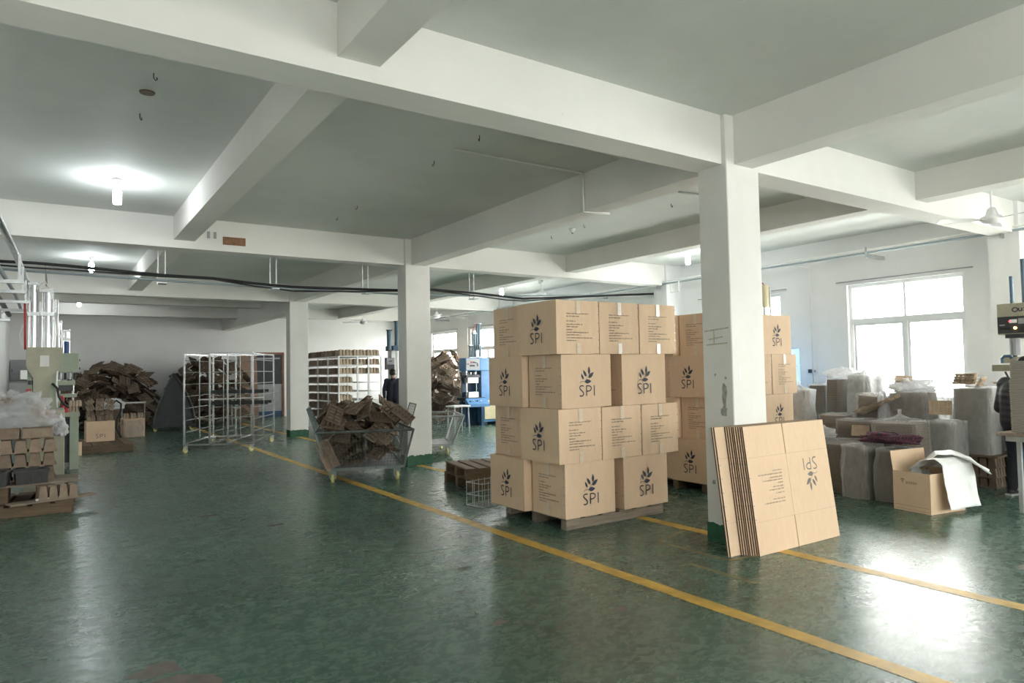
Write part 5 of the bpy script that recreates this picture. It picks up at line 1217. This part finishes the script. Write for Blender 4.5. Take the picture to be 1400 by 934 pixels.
def box_tray(label, loc, rz, L=.33, W=.26, H=.17):
    o = thing('pulp_box', label, 'box', loc, rz)
    mb = MB(); a, b = L/2, W/2; i = .028
    def loop(x, y, z): return [(-x, -y, z), (x, -y, z), (x, y, z), (-x, y, z)]
    Ls = [loop(a*.94, b*.94, 0), loop(a, b, H-.03), loop(a+.012, b+.012, H-.03), loop(a+.012, b+.012, H), loop(a-i, b-i, H), loop(a*.9-i, b*.9-i, .03)]
    mb.add([p for l in Ls for p in l], [(j*4+k, j*4+(k+1) % 4, (j+1)*4+(k+1) % 4, (j+1)*4+k) for j in range(5) for k in range(4)]+[(3, 2, 1, 0), (20, 21, 22, 23)])
    mb.build('box_body', M_PULPG, o)
    rb = MB()
    for k in range(9): rb.box(-a*.9+k*a*.22, -b-.004, .02, -a*.9+k*a*.22+.012, -b+.006, H-.035)
    rb.build('ribbing', M_PULPG, o)['kind'] = 'stuff'
    return o
box_tray('dark grey ribbed pulp box on the upper planks', (-5.32, 6.22, .3605), .1)
box_tray('dark grey ribbed pulp box close to the wall', (-5.72, 6.16, .3605), -.15, .36)
GI = 'stacked large pulp inserts beside the beige press'
for k in range(3):
    q = link('pulp_insert', ME_BIG, None, (-5.37+.004*k, 6.66, .3605+k*.171), (0, 0, .01*k)); tag(q, 'large brown pulp insert in the stack under the plastic bag, %s' % ['bottom', 'middle', 'top'][k], 'insert', GI)
    q = link('pulp_insert', ME_BIG, None, (-5.94+.0*k, 6.62, .3605+k*.171), (0, 0, .02)); q.scale = (.75, 1, 1); tag(q, 'large brown pulp insert in the stack against the wall, %s' % ['bottom', 'middle', 'top'][k], 'insert', GI)
o = tag(MB().box(-5.92, 6.48, .876, -5.45, 6.90, 1.02).build('pulp_block', M_PULP, bevel=.01), 'brown pulp block under the plastic bag close to the wall', 'block')
o = tag(MB().box(-5.43, 6.50, .876, -5.10, 6.88, 1.00).build('pulp_block', M_PULP, bevel=.01), 'brown pulp block under the plastic bag nearer the aisle', 'block')
for k in range(5):
    q = link('pulp_tray', ME_TRAY_M, None, (-5.24+.012*k, 6.60+.035*k, 1.16+.012*k), (.1, .75, -.5)); q.scale = (.55, .6, .5); tag(q, 'pulp tray showing inside the clear plastic bag', 'tray', 'trays inside the plastic bag')
q = link('pulp_tray', ME_TRAY_M, None, (-5.62, 6.62, 1.30), (.2, -.2, .3)); q.scale = (.6, .7, 1.2); tag(q, 'single pulp tray near the top of the clear plastic bag', 'tray')
bagm = crumple('plastic_bag', 'large clear plastic bag slumped over the pulp pile by the press', (-5.52, 6.66, 1.025), (.44, .30, .30), film('slack_clear_bag', .34, scale=6, rough=.15), 21, 'plastic bag', rough=.46, freq=1.8, nu=64, nv=40)
crumple('plastic_bag', 'white plastic strip hanging off the bag beside the press cabinet', (-5.02, 7.02, .86), (.09, .20, .16), M_FILMW, 23, 'plastic bag', rough=.6, freq=2.4)

# ------------------------------------------------------------ second pallet with an overfull carton
pallet('wooden_pallet', 'long low pallet carrying the overfull SPI carton', (-4.18, 14.25, 0), .02, 1.14, 2.0, .16, M_WOODD, 6, gap=.12)
o = thing('open_carton', 'overfull SPI carton heaped with pulp inserts on the long pallet', 'box', (-4.17, 14.62, .161), .03)
a, b, h_ = .28, .30, .46
for x0, y0, x1, y1 in ((-a, -b, a, -b+.006), (-a, b-.006, a, b), (-a, -b+.006, -a+.006, b-.006), (a-.006, -b+.006, a, b-.006)): MB().box(x0, y0, 0, x1, y1, h_).build('side_panel', M_CARD, o)
MB().box(-a+.006, -b+.006, 0, a-.006, b-.006, .006).build('bottom', M_CARD, o)
MB().box(-a, -b-.012, h_-.20, a, -b-.006, h_).build('flap', M_CARD, o)
q = link('logo_print', logo_mesh('logo_print', M_INK, h=.09, w=.010, leaves=False), o, (0, -b-.0015, .08)); q.scale = (.9, 1, .95)
# only the letters show below the flap
GC = 'pulp inserts heaped in the overfull carton'
random.seed(5)
for r in range(4):
    for c in range(3):
        q = link('pulp_insert', ME_INS, None, (-4.35+.18*c+random.uniform(-.01, .01), 14.52+.12*(r % 2), .64+r*.125), (random.uniform(-.12, .12)+.2, (c-1)*.16*(r+.3), random.uniform(-.15, .15))); q.scale = (.40, .62, .62)
        tag(q, 'pulp insert heaped above the overfull carton, %s row' % ['lowest', 'second', 'third', 'uppermost'][r], 'insert', GC)
q = crumple('pulp_scraps', 'rough pulp scraps filling the overfull carton', (-4.17, 14.62, .175), (.255, .28, .34), M_PULPD, 31, 'scraps', rough=.12)
cable('rubber_hose', 'black rubber hose looping beside the overfull carton', [(-3.86, 15.1, 1.0), (-3.80, 15.1, 1.06), (-3.70, 15.1, .98), (-3.70, 15.1, .80), (-3.78, 15.1, .62), (-3.80, 15.1, .40), (-3.72, 15.1, .22), (-3.64, 15.15, .05), (-3.5, 15.5, .03)], .022, M_BLACK, 'hose')
o = thing('open_carton', 'small carton in white plastic on the floor before the tray heap', 'box', (-3.26, 17.25, 0), .1)
MB().box(-.26, -.2, 0, .26, .2, .50).build('carton_body', M_CARD, o, bevel=.006); wrap_mesh(.46, .42, .44, 44, puff=.02, fold=.03, nu=48, nv=14).build('plastic_wrap', M_FILMH, o, smooth=True)
for k in range(3):
    q = link('pulp_insert', ME_INS_L, None, (-3.42+.17*k, 17.25, .502), (0, 0, PI/2)); q.scale = (.8, .5, .8); tag(q, 'pulp insert standing in the small plastic covered carton', 'insert', 'inserts in the small carton')
o = tag(MB().box(-3.95, 16.75, 0, -3.62, 17.15, .78).build('pulp_block', M_PULPD, bevel=.02), 'dark block of pulp under the bright white bag', 'block')
crumple('plastic_bag', 'bright white plastic bag on the dark pulp block', (-3.76, 16.95, .785), (.26, .22, .20), M_FILMW, 41, 'plastic bag', rough=.4)
tag(MB().cyl((-4.62, 13.0, 0), (-4.62, 13.0, .28), .05, .05, n=12).build('paper_tube', M_CARD), 'short brown paper tube standing by the pale green press', 'tube')

# ------------------------------------------------------------ doorway in the end wall, boards beside it
o = MB().box(1.19, YF-.05, 0, 1.27, YF, 2.46); o.box(2.28, YF-.05, 0, 2.36, YF, 2.46); o.box(1.27, YF-.05, 2.38, 2.28, YF, 2.46)
dr = struct(o.build('door_1', mat('brown_door_frame', (.22, .10, .06), .6, var=.2)), 'doorway with brown frame in the end wall behind the rack', 'door')
MB().box(1.27, YF-.02, 1.25, 2.28, YF-.001, 2.38).build('dark_opening_panel', M_DARKM, dr); MB().box(1.27, YF-.02, .22, 2.28, YF-.001, 1.25).build('lower_panel', M_GREYP, dr); MB().box(1.27, YF-.025, 0, 2.28, YF-.001, .22).build('dark_bottom_strip', M_BLUED, dr); MB().box(1.34, YF-.03, 2.20, 2.2, YF-.02, 2.26).build('cross_bar', M_GREYP, dr)  # dark upper panel paints in the unlit opening; bottom strip is simply darker
for k in range(2):
    o = tag(MB().box(-.29, -.012, 0, .29, .012, 2.40).build('leaning_board', mat('red_brown_panel', (.27, .175, .125), .7, var=.12) if k == 0 else bpy.data.materials['red_brown_panel']), ['brown board leaning on the end wall beside the tall heap', 'second brown board leaning behind the first on the end wall'][k], 'board'); o.location = (.96+.06*k, 22.25+.10*k, .003); o.rotation_euler = (-.16, 0, 0)

# ------------------------------------------------------------ people
def capsule(mb, p0, p1, r0, r1, n=12):
    p0, p1 = Vector(p0), Vector(p1); d = (p1-p0); L = max(d.length, 1e-5); d = d/L; u = Vector((0, 0, 1)) if abs(d.z) < .9 else Vector((1, 0, 0)); a = d.cross(u).normalized(); b = d.cross(a); rows = []
    for k in range(5): t = -PI/2+k*PI/8; rows.append((p0+d*(math.sin(t)*r0), max(.001, math.cos(t)*r0)))
    for k in range(5): t = k*PI/8; rows.append((p1+d*(math.sin(t)*r1), max(.001, math.cos(t)*r1)))
    vs = [c+(a*math.cos(2*PI*j/n)+b*math.sin(2*PI*j/n))*r for c, r in rows for j in range(n)]; m_ = len(rows)
    mb.add(vs, [(i*n+j, (i+1)*n+j, (i+1)*n+(j+1) % n, i*n+(j+1) % n) for i in range(m_-1) for j in range(n)]+[tuple(range(n)), tuple(range(m_*n-1, (m_-1)*n-1, -1))])
def melt(mb, name, material, parent, voxel=.011, smooth_it=6):
    """fuse overlapping pieces into one continuous skin"""
    me = mb.mesh(name, material); o = bpy.data.objects.new('tmp', me); COL.objects.link(o)
    md = o.modifiers.new('r', 'REMESH'); md.mode = 'VOXEL'; md.voxel_size = voxel; md.use_smooth_shade = True
    ms = o.modifiers.new('s', 'SMOOTH'); ms.iterations = smooth_it; ms.factor = .5
    dg = bpy.context.evaluated_depsgraph_get(); new = bpy.data.meshes.new_from_object(o.evaluated_get(dg)); bpy.data.objects.remove(o, do_unlink=True)
    new.name = name
    if not new.materials: new.materials.append(material)
    new.polygons.foreach_set('use_smooth', [True]*len(new.polygons))
    return link(name, new, parent)
M_SKIN = mat('skin', (.42, .26, .18), .55, var=.06); M_HAIR = mat('black_hair', (.015, .013, .012), .6)
M_NAVY = mat('navy_work_cloth', (.022, .026, .045), .85, var=.2, scale=9, bump=.2); M_JEANS = mat('dark_trouser_cloth', (.016, .018, .026), .85, var=.2, scale=9); M_SHOE = mat('black_shoe', (.02, .02, .02), .5); M_SOLE = mat('white_sole', (.6, .6, .58), .6)
M_PUFF = layered('black_puffer_cloth', (.010, .011, .016), (.030, .032, .042), .075, rough=.5, bump=1.0)
def person(label, loc, rz, J, jacket, trousers, cap=True, puffy=0.0):
    """J: joints in local space, facing -Y"""
    o = thing('person', label, 'person', loc, rz); V = {k: Vector(v) for k, v in J.items()}
    bd = MB(); hd = V['head']; f = V['face'].normalized(); up_ = (V['head']-V['neck']).normalized(); sd = f.cross(up_).normalized(); f = up_.cross(sd)
    capsule(bd, V['pelvis'], V['chest'], .12, .13); capsule(bd, V['chest'], V['neck'], .09, .055); capsule(bd, V['neck'], hd-up_*.03, .052, .055)
    capsule(bd, hd+up_*.035-f*.012, hd+up_*.03+f*.012, .088, .080); capsule(bd, hd-up_*.045+f*.035, hd-up_*.02+f*.035, .052, .062); capsule(bd, hd-up_*.095+f*.055, hd-up_*.06+f*.05, .022, .045)   # skull, face, chin
    capsule(bd, hd+up_*.01+f*.088, hd-up_*.022+f*.104, .009, .014); capsule(bd, hd-up_*.055+f*.092-sd*.012, hd-up_*.055+f*.092+sd*.012, .009, .009)   # nose, lips
    for s in (-1, 1): capsule(bd, hd+sd*s*.080+up_*.015, hd+sd*s*.084-up_*.02, .020, .012)
    for s, S in ((-1, 'R'), (1, 'L')):
        sh, el, wr = V['sh'+S], V['el'+S], V['wr'+S]
        capsule(bd, V['chest'], sh, .08, .06); capsule(bd, sh, el, .046, .038); capsule(bd, el, wr, .037, .026)
        fd = (wr-el).normalized(); hn = V.get('hand'+S, fd).normalized(); side = hn.cross(Vector((0, 1, 0)) if abs(hn.y) < .8 else Vector((1, 0, 0))).normalized(); nrm = side.cross(hn)
        pal = wr+hn*.085
        for q in (-1, 0, 1): capsule(bd, wr+side*q*.012, pal+side*q*.022, .018, .015)
        for k, ln in enumerate((.068, .078, .074, .058)):
            b0 = pal+side*(-.030+k*.020); m_ = b0+hn*ln*.5+nrm*.010; e = m_+hn*ln*.42+nrm*.024; capsule(bd, b0, m_, .0092, .0088, 8); capsule(bd, m_, e, .0088, .0078, 8)
        t0 = wr+hn*.03-side*.024; t1 = t0+hn*.04-side*.030+nrm*.01; capsule(bd, t0, t1, .011, .010, 8); capsule(bd, t1, t1+hn*.032+nrm*.008, .010, .008, 8)
        hp, kn, an = V['hip'+S], V['kn'+S], V['an'+S]
        capsule(bd, V['pelvis'], hp, .10, .085); capsule(bd, hp, kn, .078, .052); capsule(bd, kn, an, .050, .036); capsule(bd, an, an+Vector((0, -.14, -.05)), .036, .030)
    melt(bd, 'body', M_SKIN, o, voxel=.0085, smooth_it=4)
    for s in (-1, 1):
        e = MB(); e.lathe([(.002, -.011), (.008, -.008), (.011, 0), (.008, .008), (.002, .011)], 10); c = hd+f*.083+sd*s*.032+up_*.018; e.v = [tuple(Vector(v)+c) for v in e.v]; e.build('eye', M_HAIR, o, smooth=True)
    jk = MB(); q = puffy
    capsule(jk, V['pelvis']+Vector((-.05, 0, -.02)), V['chest']+Vector((-.06, 0, 0)), .135+q, .145+q); capsule(jk, V['pelvis']+Vector((.05, 0, -.02)), V['chest']+Vector((.06, 0, 0)), .135+q, .145+q); capsule(jk, V['chest'], V['neck']-up_*.01, .13+q, .068+q*.4)
    for S in 'RL': capsule(jk, V['chest'], V['sh'+S], .115+q, .082+q*.7); capsule(jk, V['sh'+S], V['el'+S], .072+q*.6, .060+q*.6); capsule(jk, V['el'+S], V['wr'+S]-(V['wr'+S]-V['el'+S]).normalized()*.015, .058+q*.6, .042+q*.4)
    melt(jk, 'jacket', jacket, o, .014, 5)
    tr = MB()
    for S in 'RL': capsule(tr, V['pelvis']-Vector((0, 0, .03)), V['hip'+S], .135, .11); capsule(tr, V['hip'+S], V['kn'+S], .100, .074); capsule(tr, V['kn'+S], V['an'+S]+Vector((0, 0, .0)), .072, .056)
    melt(tr, 'trousers', trousers, o, .014, 4)
    for S in 'RL':
        an = V['an'+S]; g = an.z-.085; s_ = MB(); capsule(s_, an+Vector((0, .03, -.045)), an+Vector((0, -.13, -.055)), .042, .034); s_.v = [(x, y, max(z, g+.022)) for x, y, z in s_.v]; sh_ = melt(s_, 'shoe', M_SHOE, o, .008, 2)
        MB().prism([(-.04, .075), (.04, .075), (.045, -.10), (.03, -.165), (-.03, -.165), (-.045, -.10)], an+Vector((0, 0, -.085)), (1, 0, 0), (0, 1, 0), .022).build('sole', M_SOLE, sh_)
    hr = MB(); capsule(hr, hd+up_*.048-f*.022, hd+up_*.045+f*.004, .092, .086); capsule(hr, hd-up_*.01-f*.045, hd+up_*.03-f*.03, .072, .085); melt(hr, 'hair', M_HAIR, o, .010, 3)
    if cap:
        cp = MB(); capsule(cp, hd+up_*.062-f*.018, hd+up_*.058+f*.012, .100, .094); cp.v = [tuple(Vector(v)) for v in cp.v if True]; c_ = melt(cp, 'cap', M_SHOE, o, .010, 3)
        br = MB()
        for k in range(7):
            pass
        pts = [hd+up_*.045+f*(.075+.062*math.sin(PI*k/8))+sd*(.078*math.cos(PI*k/8)) for k in range(9)]
        br.add([tuple(p) for p in pts]+[tuple(p+up_*.008) for p in pts], [tuple(range(8, -1, -1)), tuple(range(9, 18))]+[(k, (k+1) % 9, 9+(k+1) % 9, 9+k) for k in range(9)]); br.build('cap_brim', M_SHOE, c_)
    return o
person('worker in dark navy jacket and black cap reaching out beside the white shelf rack', (3.40, 15.02, 0), -.35,
       dict(pelvis=(0, .06, .93), chest=(.0, -.05, 1.27), neck=(.0, -.11, 1.44), head=(-.015, -.18, 1.565), face=(-.25, -1, -.45), shR=(-.19, -.06, 1.37), elR=(-.27, -.02, 1.08), wrR=(-.26, -.16, .86), handR=(.1, -.4, -1), shL=(.19, -.05, 1.37), elL=(.40, -.12, 1.20), wrL=(.56, -.28, 1.12), handL=(.8, -.5, -.2),
            hipR=(-.09, .06, .88), knR=(-.11, .0, .48), anR=(-.12, .06, .085), hipL=(.09, .06, .88), knL=(.12, -.02, .48), anL=(.13, .06, .085)), M_NAVY, M_JEANS)
person('worker in black puffer jacket and dark trousers at the moulding press', (4.60, -.60, 0), math.radians(78),
       dict(pelvis=(0, .05, .91), chest=(0, .0, 1.24), neck=(0, -.05, 1.41), head=(0, -.11, 1.545), face=(0, -1, -.35), shR=(-.18, -.01, 1.34), elR=(-.24, -.05, 1.06), wrR=(-.16, -.27, 1.0), handR=(.2, -1, .0), shL=(.18, -.01, 1.34), elL=(.25, .0, 1.05), wrL=(.20, -.22, .98), handL=(-.2, -1, .0),
            hipR=(-.09, .05, .86), knR=(-.10, .0, .47), anR=(-.11, .05, .085), hipL=(.09, .05, .86), knL=(.10, .01, .47), anL=(.11, .07, .085)), M_PUFF, M_JEANS, cap=False, puffy=.022)
